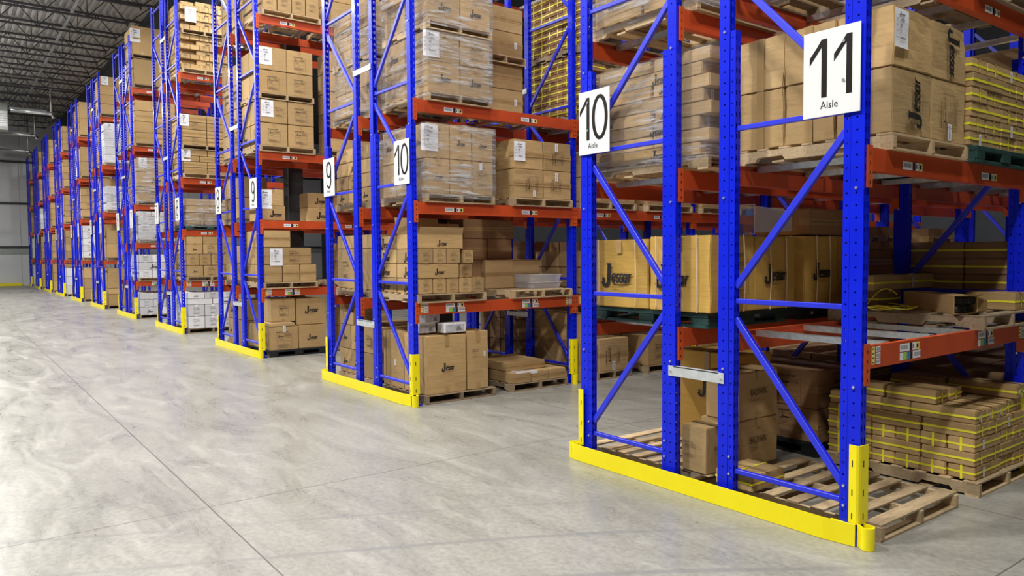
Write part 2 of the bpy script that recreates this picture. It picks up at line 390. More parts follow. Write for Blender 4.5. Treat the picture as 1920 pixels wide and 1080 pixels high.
# ------------------------------------------------------------------ cartons
CACHE = {}
def carton_mesh(dx, dy, dz, mat, seam, worn):
    key = (round(dx, 2), round(dy, 2), round(dz, 3), mat, seam, worn)
    if key in CACHE: return CACHE[key]
    bm = bmesh.new(); bmesh.ops.create_cube(bm, size=1)
    for v in bm.verts: v.co = Vector((v.co.x*dx, v.co.y*dy, (v.co.z+.5)*dz))
    b = min(.006, dz*.06)
    bmesh.ops.bevel(bm, geom=list(bm.edges), offset=b, segments=2, affect='EDGES')
    if worn:
        big = [f for f in bm.faces if f.calc_area() > .25*min(dx*dy, dx*dz, dy*dz)]
        bmesh.ops.subdivide_edges(bm, edges=[e for e in bm.edges if e.calc_length() > .05], cuts=5, use_grid_fill=True)
        amp = .007*worn
        off = random.random()*50
        for v in bm.verts:
            c = v.co; ed = (1-min(1, abs(c.x)*2/dx)**4)*(1-min(1, abs(c.y)*2/dy)**4)+(1-min(1, abs(c.z-dz/2)*2/dz)**4)*.5
            n3 = noise.noise_vector(c*6+Vector((off, 0, 0))); n4 = noise.noise_vector(c*22+Vector((off, 7, 0)))
            v.co = c+Vector((n3.x, n3.y, n3.z*.25))*amp*.9-Vector((abs(n3.x)*(1 if c.x > 0 else -1), abs(n3.y)*(1 if c.y > 0 else -1), 0))*amp*.8+n4*amp*.3
            if c.z < .004: v.co.z = max(0, v.co.z)
    bmesh.ops.recalc_face_normals(bm, faces=bm.faces)
    me = bpy.data.meshes.new('carton'); bm.to_mesh(me); bm.free()
    me.materials.append(MATS[mat]); me.materials.append(MATS['tape'] if mat != 'cardboard_white' else MATS['paper']); me.materials.append(MATS['seam'] if mat != 'cardboard_white' else MATS['seam_white'])
    # tape and seam strips, a hair above the board
    vs = [tuple(v.co) for v in me.vertices]; fs = [tuple(p.vertices) for p in me.polygons]; ms = [0]*len(fs)
    e = .0012+.004*worn*(1 if worn else 0); tw = min(.026, dz*.16)
    def q(pts, m):
        k = len(vs); vs.extend(pts); fs.append(tuple(range(k, k+4))); ms.append(m)
    hx, hy = dx/2+e, dy/2+e; zt = dz+e
    if seam == 'top':       # flaps on top, tape along x running down the ends
        q([(-dx/2, -tw, zt), (dx/2, -tw, zt), (dx/2, tw, zt), (-dx/2, tw, zt)], 1)
        q([(-dx/2, -.001, zt+.0006), (dx/2, -.001, zt+.0006), (dx/2, .001, zt+.0006), (-dx/2, .001, zt+.0006)], 2)
        for sx in (1, -1):
            q([(sx*hx, -tw, dz*.82), (sx*hx, tw, dz*.82), (sx*hx, tw, dz), (sx*hx, -tw, dz)], 1)
            q([(sx*hx, -tw, 0), (sx*hx, tw, 0), (sx*hx, tw, dz*.12), (sx*hx, -tw, dz*.12)], 1)
    elif seam == 'topy':
        q([(-tw, -dy/2, zt), (tw, -dy/2, zt), (tw, dy/2, zt), (-tw, dy/2, zt)], 1)
        q([(-tw, -hy, dz*.80), (tw, -hy, dz*.80), (tw, -hy, dz), (-tw, -hy, dz)], 1)
    elif seam == 'side':    # lying on its side: seam level along the aisle face
        zc = dz*.5
        q([(hx, -dy/2, zc-tw), (hx, dy/2, zc-tw), (hx, dy/2, zc+tw), (hx, -dy/2, zc+tw)], 1)
        q([(hx+.0006, -dy/2, zc-.0015), (hx+.0006, dy/2, zc-.0015), (hx+.0006, dy/2, zc+.0015), (hx+.0006, -dy/2, zc+.0015)], 2)
        q([(dx/2-.09, -hy, zc-tw), (dx/2, -hy, zc-tw), (dx/2, -hy, zc+tw), (dx/2-.09, -hy, zc+tw)], 1)
    elif seam == 'front':   # tape standing on the front face
        q([(-tw, -hy, 0), (tw, -hy, 0), (tw, -hy, dz), (-tw, -hy, dz)], 1)
    me2 = bpy.data.meshes.new('carton'); me2.from_pydata(vs, [], fs)
    for m in me.materials: me2.materials.append(m)
    me2.polygons.foreach_set('material_index', ms); me2.update(); bpy.data.meshes.remove(me)
    CACHE[key] = me2; return me2
def strap_mesh(dx, dy, dz, kind):
    key = ('s', round(dx, 2), round(dy, 2), round(dz, 3), kind)
    if key in CACHE: return CACHE[key]
    mb = MB(); e = .0022; w = .0074; hx, hy = dx/2+e, dy/2+e
    if kind == 'h':
        z = dz*.5; ring = [(-hx, -hy), (hx, -hy), (hx, hy), (-hx, hy)]
        for i in range(4):
            a, b = ring[i], ring[(i+1) % 4]
            mb.poly([(*a, z-w), (*b, z-w), (*b, z+w), (*a, z+w)], 'strap_yellow')
    else:
        ring = [(-hy if kind == 'y' else -hx, -e), (hy if kind == 'y' else hx, -e), (hy if kind == 'y' else hx, dz+e), (-hy if kind == 'y' else -hx, dz+e)]
        for i in (1, 2, 3):
            a, b = ring[i], ring[(i+1) % 4]
            if kind == 'y': mb.poly([(-w, *a), (w, *a), (w, *b), (-w, *b)], 'strap_yellow')
            else: mb.poly([(a[0], -w, a[1]), (a[0], w, a[1]), (b[0], w, b[1]), (b[0], -w, b[1])], 'strap_yellow')
    me = mb.mesh('strap'); CACHE[key] = me; return me

STY = {  # material, seam, worn, category words
 'brown': ('cardboard', 'top', 0, 'brown carton'), 'brown_side': ('cardboard', 'side', 0, 'brown carton'),
 'brownw': ('cardboard', 'top', .8, 'brown carton'), 'brownw_side': ('cardboard', 'side', .9, 'brown carton'),
 'crushed': ('cardboard', 'front', 1.5, 'creased brown carton'), 'dark': ('cardboard_shaded', 'side', 0, 'dark brown carton'),  # dark style: shade of the inner shelves put into the board colour
 'yellow': ('cardboard_yellow', 'topy', 1.2, 'yellowish brown carton'), 'white': ('cardboard_white', 'top', 0, 'white carton'),
 'strap': ('cardboard', 'top', .5, 'strapped carton'), 'strap_shaded': ('cardboard_shaded', 'top', 0, 'strapped carton'),  # second strapped style has the shade painted into its board colour
 'thin': ('cardboard', 'topy', 0, 'flat brown carton')}
CARTONS = []
def carton(x0, x1, y0, y1, z0, z1, style, label, group=None, right=None, front=None, straps=None, rz=0):
    mat, seam, worn, words = STY[style]; dx, dy, dz = x1-x0, y1-y0, z1-z0
    o = ob({'white': 'white_carton', 'strap': 'strapped_carton', 'strap_shaded': 'strapped_carton', 'thin': 'flat_carton'}.get(style, 'carton'), carton_mesh(dx, dy, dz, mat, seam, worn), None, ((x0+x1)/2, (y0+y1)/2, z0), (0, 0, rz))
    tag(o, label, {'white': 'white carton', 'strap': 'strapped carton', 'strap_shaded': 'strapped carton', 'thin': 'flat carton'}.get(style, 'carton'), group); CARTONS.append(o)
    if style.startswith('strap'):
        ob('strap', strap_mesh(dx, dy, dz, 'h'), o); ob('strap', strap_mesh(dx, dy, dz, 'y' if dy > dx else 'x'), o)
    e = .0025+.007*worn
    def put(face, what):
        kind, u, v, s = what[:4]                        # u,v centre fraction, s = size as fraction of the face width
        wid, hei = (dy, dz) if face == 'r' else (dx, dz)
        rot = what[4] if len(what) > 4 else 0
        me = PR[kind]; W0, H0 = {'logo': (1.0, .6), 'spec': (1, 1), 'spec_grey': (1, 1), 'baldwin': (1.2, .6), 'barcode': (.45, 1), 'label': (1, 0)}[kind]
        sc = s*wid/W0 if kind != 'label' else s
        if kind in ('logo', 'spec', 'spec_grey', 'baldwin') and not rot: sc = min(sc, .92*hei/max(H0, .5))
        uu = (u-.5)*wid; vv = v*hei
        off = Vector((-W0*sc/2, 0, -H0*sc/2))
        if rot: off = Vector((H0*sc/2*rot, 0, -W0*sc/2*rot))
        nm = {'logo': 'printed_logo', 'spec': 'printed_panel', 'spec_grey': 'printed_panel', 'baldwin': 'printed_name', 'barcode': 'barcode_sticker', 'label': 'shipping_label'}[kind]
        if face == 'r': ob(nm, me, o, (dx/2+e, uu+off.x, vv+off.z), (0, -rot*PI/2 if rot else 0, PI/2) if not rot else (rot*-PI/2*0, 0, PI/2), (sc, sc, sc))
        else: ob(nm, me, o, (uu+off.x, -dy/2-e, vv+off.z), (0, 0, 0), (sc, sc, sc))
        if rot:
            c = o.children[-1]; M = Matrix.Rotation(PI/2, 4, 'Z') @ Matrix.Rotation(-rot*PI/2, 4, 'Y'); c.rotation_euler = M.to_euler()
    for wv in (right or []): put('r', wv)
    for wv in (front or []): put('f', wv)
    return o

# ------------------------------------------------------------------ pallets
PAL = {}
def pallet_parts(wd='wood'):
    w, d, H = 1.06, .92, .095; t = .013; P = []
    # stringers run along x, deck boards along y
    for i in range(3):
        y = (-d/2+.018, 0, d/2-.018)[i]; a, b = -w/2, w/2; h0, h1 = t, H-t
        pr = [(a, h0), (a+.16, h0), (a+.18, h0+.028), (a+.36, h0+.028), (a+.38, h0), (b-.38, h0), (b-.36, h0+.028), (b-.18, h0+.028), (b-.16, h0), (b, h0), (b, h1), (a, h1)]
        mb = MB(); mb.prism(pr, y-.016, y+.016, wd, lambda u, v, q: (u, q, v)); P.append(('stringer', mb.mesh('stringer')))
    xs = [-w/2+.055+(w-.11)*i/6 for i in range(7)]
    for i, x in enumerate(xs):
        mb = MB(); wv = .046 if i in (0, 6) else .038
        mb.box((x-wv, -d/2, H-t), (x+wv, d/2, H), wd); P.append(('deck_board', mb.mesh('deck_board', .0015)))
    for x in (-w/2+.045, -.2, .2, w/2-.045):
        mb = MB(); mb.box((x-.042, -d/2, 0), (x+.042, d/2, t), wd); P.append(('bottom_board', mb.mesh('bottom_board')))
    return P
def block_pallet(mat):
    mb = MB(); w, d, H = 1.06, .92, .105
    mb.box((-w/2, -d/2, H-.03), (w/2, d/2, H), mat)
    for x in (-w/2+.07, 0, w/2-.07):
        for y in (-d/2+.07, 0, d/2-.07): mb.box((x-.07, y-.065, .022), (x+.07, y+.065, H-.029), mat)
        mb.box((x-.06, -d/2, 0), (x+.06, d/2, .022), mat)
    for y in (-d/2+.06, d/2-.06): mb.box((-w/2, y-.05, .001), (w/2, y+.05, .021), mat)
    return mb.mesh('pallet_block', .003)
for wd in ('wood', 'wood_old'):
    PAL[wd] = pallet_parts(wd)
    mb = MB()
    for nm, me in PAL[wd]:
        k = len(mb.v); mb.v += [tuple(v.co) for v in me.vertices]
        for p in me.polygons: mb.f.append(tuple(k+i for i in p.vertices)); mb.m.append(mb.mi(wd))
    PAL[wd+'_one'] = mb.mesh('pallet')
PAL['green'] = block_pallet('plastic_green'); PAL['black'] = block_pallet('plastic_black'); PAL['blue'] = block_pallet('plastic_blue')
def pallet(x, y, z, kind, label, detailed=False, rz=0, w=1.06, d=.92, tiltseed=0, group=None):
    sc = (w/1.06, d/.92, 1)
    if kind in ('green', 'black', 'blue'): o = ob('pallet', PAL[kind], None, (x, y, z), (0, 0, rz), sc)
    elif not detailed: o = ob('pallet', PAL[kind+'_one'], None, (x, y, z), (0, 0, rz), sc)
    else:
        o = ob('pallet', None, None, (x, y, z), (0, 0, rz), sc); rr = random.Random(tiltseed)
        for nm, me in PAL[kind]:
            c = ob(nm, me, o)
            if tiltseed and nm == 'deck_board': c.location.x += rr.uniform(-.012, .012); c.location.y += rr.uniform(-.015, .015); c.rotation_euler.z = rr.uniform(-.018, .018)
    tag(o, label, 'pallet', group); return o

# ------------------------------------------------------------------ stretch film
def film(x0, x1, y0, y1, z0, z1, label, seed=1, taper=0):
    bm = bmesh.new(); bmesh.ops.create_cube(bm, size=1)
    top = [f for f in bm.faces if f.normal.z > .5 or f.normal.z < -.5]; bmesh.ops.delete(bm, geom=top, context='FACES_ONLY')
    for v in bm.verts: v.co = Vector(((x0+x1)/2+v.co.x*(x1-x0+.03), (y0+y1)/2+v.co.y*(y1-y0+.03), (z0+z1)/2+v.co.z*(z1-z0)))
    bmesh.ops.subdivide_edges(bm, edges=list(bm.edges), cuts=22, use_grid_fill=True)
    cx, cy = (x0+x1)/2, (y0+y1)/2
    for v in bm.verts:
        c = v.co; n = noise.noise(Vector((c.x*2.0, c.y*2.0, c.z*9+seed*9)))
        d = Vector((c.x-cx, c.y-cy, 0)).normalized(); v.co += d*(.004+.009*n); 
    me = bpy.data.meshes.new('stretch_film'); bm.to_mesh(me); bm.free(); me.materials.append(MATS['film'])
    me.polygons.foreach_set('use_smooth', [True]*len(me.polygons))
    return tag(ob('stretch_film', me), label, 'plastic film')

# ------------------------------------------------------------------ building shell
mb = MB(); mb.box((-50, -14, -.1), (16, 18, 0), 'floor_concrete'); struct('floor', mb, 'grey polished concrete floor with saw-cut joints and tyre marks')
ZC = 9.5; YB = 1.6
mb = MB(); y = -12.0; per = .20
while y < YB-.001:
    for a, b, za, zb in ((0, .07, 0, 0), (.07, .085, 0, .09), (.085, .185, .09, .09), (.185, .20, .09, 0)):
        mb.poly([(-50, y+a, ZC+za), (-50, y+b, ZC+zb), (14, y+b, ZC+zb), (14, y+a, ZC+za)], 'deck_metal')
    y += per
mb.box((-50, YB, ZC+.1), (14, 18, ZC+.2), 'wall_dark')
struct('ceiling', mb, 'corrugated grey metal roof deck')
mb = MB(); mb.box((-50, YB, 7.75), (14, YB+.12, ZC+.1), 'wall_dark'); struct('trim_1', mb, 'dark bulkhead above the racks where the roof deck ends')
mb = MB(); mb.box((-50, 17.9, 0), (16, 18, ZC+.1), 'wall_dark'); struct('wall_back', mb)
XW = -49.7
mb = MB(); mb.box((XW-.1, -14, 0), (XW, 18, ZC+.1), 'wall_panel')
for k in range(26): yy = -13+k*1.15; mb.box((XW, yy, .15), (XW+.02, yy+.02, 7.3), 'wall_concrete')
struct('wall_left', mb, 'pale insulated panel wall at the far end')
for i, z in enumerate((2.28, 4.78, 7.15)):
    mb = MB(); mb.box((XW+.02, -14, z-.11), (XW+.14, 17.8, z), 'steel_black'); struct('trim_%d' % (i+2), mb, 'dark horizontal wall girt')
mb = MB(); mb.box((XW+.02, -14, 1.82), (XW+.05, 17.8, 2.16), 'wall_concrete'); struct('trim_5', mb, 'grey band on the far wall')
mb = MB(); mb.box((XW+.16, -14, 0), (XW+.30, -.35, .16), 'yellow'); tag(ob('floor_guard_rail', mb.mesh('floor_guard_rail', .008)), 'low yellow guard rail along the foot of the far wall', 'guard rail')

# joists
def joist(x):
    o = ob('roof_joist', None, None, (x, 0, 0)); tag(o, 'dark open-web steel roof joist spanning the cross aisle', 'joist', 'roof joists')
    zt, zb = ZC-.03, ZC-.72; ye = YB-.02
    mb = MB()
    for s in (-.035, .035): mb.box((s-.022, -12, zt-.05), (s+.022, ye, zt), 'joist_grey')
    ob('top_chord', mb.mesh('top_chord'), o)
    mb = MB()
    for s in (-.035, .035): mb.box((s-.022, -12, zb), (s+.022, ye-.75, zb+.045), 'joist_grey')
    mb.box((-.03, ye-.78, zb-.06), (.03, ye-.74, zb), 'joist_grey')
    ob('bottom_chord', mb.mesh('bottom_chord'), o)
    mb = MB(); y = ye-.75; up = True; mb.bar((0, y, zb+.03), (0, ye-.05, zt-.03), .03, .03, 'joist_grey'); k = 0
    while y > -11:
        y2 = y-.55; mb.bar((0, y, zb+.03 if up else zt-.03), (0, y2, zt-.03 if up else zb+.03), .028, .028, 'joist_grey')
        if not up: mb.bar((0, y2, zb+.03), (0, y2, zt-.03), .02, .02, 'joist_grey')
        y = y2; up = not up
    ob('web', mb.mesh('web'), o); return o
j0 = joist(-18.0); jx = -18.0
def copy_tree(o, loc, label=None, group=None):
    c = o.copy(); C.objects.link(c); c.location = loc
    if label: c['label'] = label
    if group: c['group'] = group
    for ch in list(o.children):
        d = ch.copy(); C.objects.link(d); d.parent = c
        for g in list(ch.children):
            h = g.copy(); C.objects.link(h); h.parent = d
    return c
for k in range(1, 16): copy_tree(j0, (-18.0-k*1.95, 0, 0))
mb = MB(); mb.tube([(-12, -.62, 8.98), (-48, -.62, 8.98)], .05, 'pipe_grey', 10); tag(ob('sprinkler_pipe', mb.mesh('sprinkler_pipe', smooth=True)), 'grey sprinkler pipe running under the roof joists', 'pipe')
for k, (x, z) in enumerate(((-36.6, 7.9), (-43.9, 7.9), (-47.9, 7.55))):
    o = ob('heater_tube', None, None, (x, -.6, z)); tag(o, ('nearest', 'middle', 'farthest')[k]+' of the three bright heater tubes hung under the roof', 'heater', 'heater tubes')
    mb = MB(); mb.tube([(0, -.85, 0), (0, .5, 0), (0, .64, -.02), (0, .70, -.10), (0, .71, -.2)], .085, 'duct_steel', 12); ob('tube', mb.mesh('tube', smooth=True), o)
    mb = MB(); mb.box((-.13, -.9, .05), (.13, .45, .11), 'galvanised'); ob('reflector', mb.mesh('reflector'), o)
    mb = MB(); mb.tube([(.0, .62, -.1), (0, .62, ZC-z+.08)], .05, 'duct_steel', 8); ob('flue', mb.mesh('flue', smooth=True), o)
    for yy in (-.7, .2): mb = MB(); mb.tube([(.0, yy, .1), (0, yy, ZC-z+.06)], .008, 'steel_black', 5); ob('hanger', mb.mesh('hanger'), o)
o = ob('unit_heater', None, None, (-38.5, -1.75, 7.9)); tag(o, 'white unit heater hung under the roof at the left edge', 'heater')
mb = MB(); mb.box((-.35, -.4, -.65), (.35, .3, .55), 'wall_concrete'); ob('housing', mb.mesh('housing', .02), o)
mb = MB(); mb.box((.351, -.28, -.5), (.37, .26, .18), 'white_enamel')
for k in range(6): mb.box((.37, -.26, -.46+k*.1), (.378, .24, -.44+k*.1), 'wall_concrete')
ob('front_panel', mb.mesh('front_panel'), o)
mb = MB(); mb.tube([(0, 0, .5), (0, 0, 1.5)], .02, 'steel_black', 6); ob('hanger', mb.mesh('hanger'), o)

# luminaires (high-bay lights over the cross aisle and over the aisles between racks)
def luminaire(x, y, z, power, label, group, along='y'):
    o = ob('high_bay_light', None, None, (x, y, z)); tag(o, label, 'light', group)
    a, b = (.20, .50) if along == 'y' else (.50, .20)
    mb = MB(); mb.box((-a, -b, .03), (a, b, .10), 'white_enamel'); ob('housing', mb.mesh('housing', .01), o)
    mb = MB(); mb.box((-a+.03, -b+.03, .012), (a-.03, b-.03, .029), 'lamp_lens'); ob('lens', mb.mesh('lens'), o)
    mb = MB()
    for sx in (-1, 1): mb.tube([(sx*a*.7, 0, .10), (sx*a*.7, 0, ZC-z+(.105 if y > YB else .05))], .006, 'steel_black', 4)
    ob('hanger', mb.mesh('hanger'), o)
    ld_ = bpy.data.lights.new('lamp', 'AREA'); ld_.shape = 'RECTANGLE'; ld_.size = 2*a; ld_.size_y = 2*b; ld_.energy = power; ld_.color = (1, .985, .95)
    ob('lamp', ld_, o, (0, 0, 0))
    lu = bpy.data.lights.new('uplight', 'AREA'); lu.shape = 'RECTANGLE'; lu.size = 2*a; lu.size_y = 2*b; lu.energy = power*.34; lu.color = (1, .985, .93)
    ob('uplight', lu, o, (0, 0, .115), (PI, 0, 0)); return o
for k in range(9):
    luminaire(2.2-k*PITCH, -4.7, 8.4, LIGHT_CROSS, 'white high-bay light hung over the cross aisle', 'cross aisle lights')
for i in range(0, 10):
    for yy in ((1.0,), (1.0, 9.5), (1.0, 9.5), (1.0,))[i] if i < 4 else (3.6,):
        luminaire(XR[i]+1.29 if i else 1.5, yy, 8.4, LIGHT_AISLE, 'white high-bay light hung between two racks', 'rack aisle lights')

# ------------------------------------------------------------------ uprights
def c_profile(mir, x0, w, d=.058, t=.003, lip=.010, open_in=True, y0=.0):
    # C section in plan: web at x0, flanges toward +x
    p = [(x0, y0), (x0+w, y0), (x0+w, y0+lip), (x0+w-t, y0+lip), (x0+w-t, y0+t), (x0+t, y0+t), (x0+t, y0+d-t), (x0+w-t, y0+d-t), (x0+w-t, y0+d-lip), (x0+w, y0+d-lip), (x0+w, y0+d), (x0, y0+d)]
    if not open_in: p = [(2*x0+w-u, v) for u, v in p]
    return [(u*mir, v) for u, v in p]
HP = 7.27
UPM = {}
for mir in (1, -1):
    mb = MB(); mb.prism(c_profile(mir, 0, .075), 0, HP, 'blue_post'); UPM['post', mir] = mb.mesh('post')
    mb = MB(); mb.prism(c_profile(mir, .0785, .039, .052, y0=.003, open_in=False, lip=.012), 0, 2.98, 'blue_reinforcement'); UPM['reinforcing_post', mir] = mb.mesh('reinforcing_post')
    mb = MB(); mb.box((-.02 if mir > 0 else -.13, -.03, 0), (.13 if mir > 0 else .02, .09, .008), 'blue'); UPM['foot_plate', mir] = mb.mesh('foot_plate')
def chan(mb, p, q, w=.030, h=.026):
    mb.bar(p, q, w, h, 'blue')
HZ = [.22, 1.30, 2.375, 3.43, 4.52, 5.60, 6.50, 7.12]
D = .945
for side in ('A', 'B'):
    L = []
    for z in HZ:
        mb = MB(); mb.bar((.119 if z < 2.98 else .078, .03, z), (D-.119 if z < 2.98 else D-.078, .03, z), .030, .030, 'blue_brace'); L.append(('horizontal_brace', mb.mesh('horizontal_brace', .003)))
    up = side == 'A'
    for i in range(6):
        a, b = HZ[i]+.09, HZ[i+1]-.11; xi = .115 if b < 3 else .07
        mb = MB(); mb.bar((xi if up else D-xi, .03, a), (D-xi if up else xi, .03, b), .040, .030, 'blue_brace', up=(0, 1, 0)); L.append(('diagonal_brace', mb.mesh('diagonal_brace', .003)))
        up = not up
    UPM['br', side] = L
mb = MB()
mb.tube([(0, -.009, 0), (0, 0, 0)], .008, 'bolt_steel', 6); UPM['bolt'] = mb.mesh('bolt')
def upright(row, side, k):
    X = XR[row]; xl = X-2.245 if side == 'A' else X-.944
    half = 'left' if side == 'A' else 'right'
    where = 'facing the cross aisle' if k == 0 else '%s from the cross aisle' % ORD[k]
    if row == 10: half = 'single'
    o = ob('upright_frame', None, None, (xl, k*BAY, 0)); tag(o, 'blue steel upright frame, %s half of rack %s, %s' % (half, RACK[row], where), 'rack frame', 'upright frames')
    for mir, x in ((1, 0), (-1, D)):
        po = ob('post', UPM['post', mir], o, (x, 0, 0)); ob('reinforcing_post', UPM['reinforcing_post', mir], o, (x, 0, 0)); ob('foot_plate', UPM['foot_plate', mir], o, (x, 0, 0))
        if row < 3:
            for z in (.20, .31, .865, 1.95, 2.98, 4.05): ob('bolt', UPM['bolt'], po, (mir*(.04 if z > .8 else .09), 0, z))
    for nm, me in UPM['br', side]: ob(nm, me, o)
    return o
NF = {0: 4, 1: 6, 2: 3}
for r in range(11):
    for k in range(NF.get(r, 2)):
        if r != 10: upright(r, 'A', k)
        upright(r, 'B', k)

# beams
def slots(mb, f, n=4):
    for i in range(n):
        z = -.03-i*.05
        f(z)
BH = .125
def beam_meshes():
    mb = MB(); L0, L1 = .068, BAY-.010
    pr = [(-.040, -BH), (.012, -BH), (.012, 0), (-.022, 0), (-.022, -.03), (-.040, -.03)]
    mb.prism(pr, L0, L1, 'orange', lambda u, v, w: (u, w, v)); bt = mb.mesh('beam_tube')
    cs = []
    for e in (0, 1):
        mb = MB(); ya, yb = (.022, .068) if e == 0 else (BAY-.010, BAY+.026)
        mb.box((.002, ya, -.215), (.012, yb, .012), 'orange_bright')
        yy = .0625 if e == 0 else BAY-.0095
        mb.box((-.042, yy, -.215), (.014, yy+.0055, .012), 'orange_bright')
        for i in range(4):
            z = -.03-i*.052; mb.box((.0121, (ya+yb)/2-.004, z-.010), (.0127, (ya+yb)/2+.004, z+.008), 'slot_dark')
        cs.append(mb.mesh('connector'))
    return bt, cs
BT, CN = beam_meshes()
def lab_mesh(double):
    mb = MB()
    def rr(y0, z0, y1, z1, m, d=0): mb.poly([(.0132+d, y0, z0), (.0132+d, y1, z0), (.0132+d, y1, z1), (.0132+d, y0, z1)], m)
    def row(z, rev):
        seq = [(0, .115, 'paper'), (.12, .145, 'ink'), (.15, .19, 'paper'), (.192, .235, 'label_green' if rev else 'label_yellow'), (.24, .25, 'label_red')]
        if rev: seq = [(0, .04, 'paper'), (.042, .085, 'label_green'), (.087, .125, 'label_blue'), (.127, .150, 'ink'), (.155, .25, 'paper')]
        for a, b, m in seq: rr(a, z, b, z+.045, m)
        k0 = 0 if not rev else .155
        for i in range(10): rr(k0+.012+i*.0088, z+.012, k0+.016+i*.0088, z+.036, 'ink', .0005)
        if not rev: rr(.153, z+.01, .168, z+.035, 'ink_grey', .0005); rr(.2, z+.01, .222, z+.035, 'ink', .0005)
    if double: row(-.06, False); row(-.11, True)
    else: row(-.095, False)
    return raw(mb, 'location_label')
LAB = {False: lab_mesh(False), True: lab_mesh(True)}
mb = MB()
for i in range(3):
    mb.poly([(.0132, .045, -.105+i*.034), (.0132, .095, -.105+i*.034), (.0132, .095, -.075+i*.034), (.0132, .045, -.075+i*.034)], 'paper')
    for q in range(5): mb.poly([(.0136, .052+q*.008, -.100+i*.034), (.0136, .056+q*.008, -.100+i*.034), (.0136, .056+q*.008, -.082+i*.034), (.0136, .052+q*.008, -.082+i*.034)], 'ink')
mb.poly([(.0132, 0, -.105), (.0132, .035, -.105), (.0132, .035, -.005), (.0132, 0, -.005)], 'label_yellow')
for i in range(4): mb.poly([(.0136, .006, -.098+i*.025), (.0136, .026, -.098+i*.025), (.0136, .026, -.090+i*.025), (.0136, .006, -.090+i*.025)], 'ink_light')
LAB['small'] = raw(mb, 'location_label')
def beam(row, x, flip, k, lev, desc, labels):
    o = ob('rack_beam', None, None, (x, k*BAY, LV[row][lev])); tag(o, 'orange steel beam, %s, %s level, %s bay, rack %s' % (desc, ORD[lev], ORD[k], RACK[row]), 'rack beam', 'rack beams')
    sc = (-1, 1, 1) if flip else (1, 1, 1)
    bt = ob('beam_tube', BT, o, sc=sc); ob('connector', CN[0], o, sc=sc); ob('connector', CN[1], o, sc=sc)
    if labels:
        if lev == 0 and row < 4: ob('location_label', LAB['small'], bt, (0, .085, 0)); ob('location_label', LAB['small'], bt, (0, BAY-.125, 0))
        dbl = lev == 0
        for yy in (.40, 1.45): ob('location_label', LAB[dbl], bt, (0, yy, .0))
    return o
for r in range(11):
    nb = {0: 3, 1: 5, 2: 2}.get(r, 1)
    for k in range(nb):
        for lev in range(len(LV[r])):
            X = XR[r]
            beam(r, X, False, k, lev, 'right aisle side', r < 9 and k < 2)
            beam(r, X-.944, True, k, lev, 'inner side of right half', False)
            if r == 10: continue
            if r < 3 or k == 0:
                beam(r, X-1.301, False, k, lev, 'inner side of left half', False)
                beam(r, X-2.245, True, k, lev, 'left aisle side', False)
# pallet support bars
mb = MB(); mb.prism([(-.022, -.038), (.022, -.038), (.030, 0), (-.030, 0)], -.899, -.045, 'galvanised', lambda u, v, w: (w, u, v)); BARM = mb.mesh('support_bar')
def bars(row, side, k, lev, ys):
    X = XR[row] if side == 'B' else XR[row]-1.301
    for i, yy in enumerate(ys):
        o = ob('pallet_support_bar', BARM, None, (X, k*BAY+yy, LV[row][lev]-.001))
        tag(o, 'galvanised support bar, %s of %s, %s level, %s bay, %s half, rack %s' % (ORD[i], 'four' if len(ys) == 4 else 'the set', ORD[lev], ORD[k], 'right' if side == 'B' else 'left', RACK[row]), 'support bar', 'pallet support bars')
for r in (0, 1, 2, 3):
    for side in ('A', 'B'):
        for lev in range(4):
            for k in range(2 if r < 2 else 1): bars(r, side, k, lev, (.36, .92, 1.42, 1.98))
# row spacers
mb = MB(); mb.box((-1.352, -.010, -.034), (-.893, -.002, .034), 'galvanised_light'); mb.box((-1.31, -.010, .026), (-.935, .03, .034), 'galvanised_light')
for x in (-1.33, -.915): mb.tube([(x, -.017, 0), (x, -.010, 0)], .009, 'bolt_steel', 6)
SPM = mb.mesh('row_spacer', .001)
for r in range(10):
    for z, w in ((.803, 'lower'), (3.75, 'middle'), (6.3, 'upper')):
        for k in range(2 if r < 2 else 1):
            tag(ob('row_spacer', SPM, None, (XR[r], k*BAY, z)), '%s galvanised row spacer joining the %s frames of rack %s' % (w, 'front' if k == 0 else 'second', RACK[r]), 'row spacer', 'row spacers')

# end guards and post protectors
def plan_wall(mb, pts, t, z0, z1, mat):
    n = len(pts); P = [Vector((x, y)) for x, y in pts]; O = []
    for i in range(n):
        a = P[max(i-1, 0)]; b = P[min(i+1, n-1)]; d = (b-a).normalized(); O.append(P[i]+Vector((-d.y, d.x))*t)
    for i in range(n-1):
        q = [P[i], P[i+1], O[i+1], O[i]]
        mb.prism([(v.x, v.y) for v in q], z0, z1, mat)
GY = -.068
def guard(r):
    X = XR[r]; xl = -2.29 if r != 10 else -.99
    o = ob('rack_end_guard', None, None, (X, 0, 0)); tag(o, 'yellow steel guard rail on the floor across the end of rack %s' % RACK[r], 'guard rail', 'rack end guards')
    mb = MB()
    pts = [(xl+.09, .05), (xl+.02, .045), (xl-.02, .02), (xl-.03, -.02), (xl-.015, GY+.02), (xl+.03, GY), (-.17, GY), (.0, GY+.025)]
    plan_wall(mb, pts, .008, 0.002, .123, 'yellow'); 
    mb.box((xl+.04, GY+.008, .002), (-.17, GY+.045, .010), 'yellow')
    ob('rail', mb.mesh('rail'), o)
    mb = MB(); mb.box((-.16, GY+.028, .10), (-.02, GY+.07, .108), 'yellow'); ob('gusset', mb.mesh('gusset'), o)
for r in range(11): guard(r)
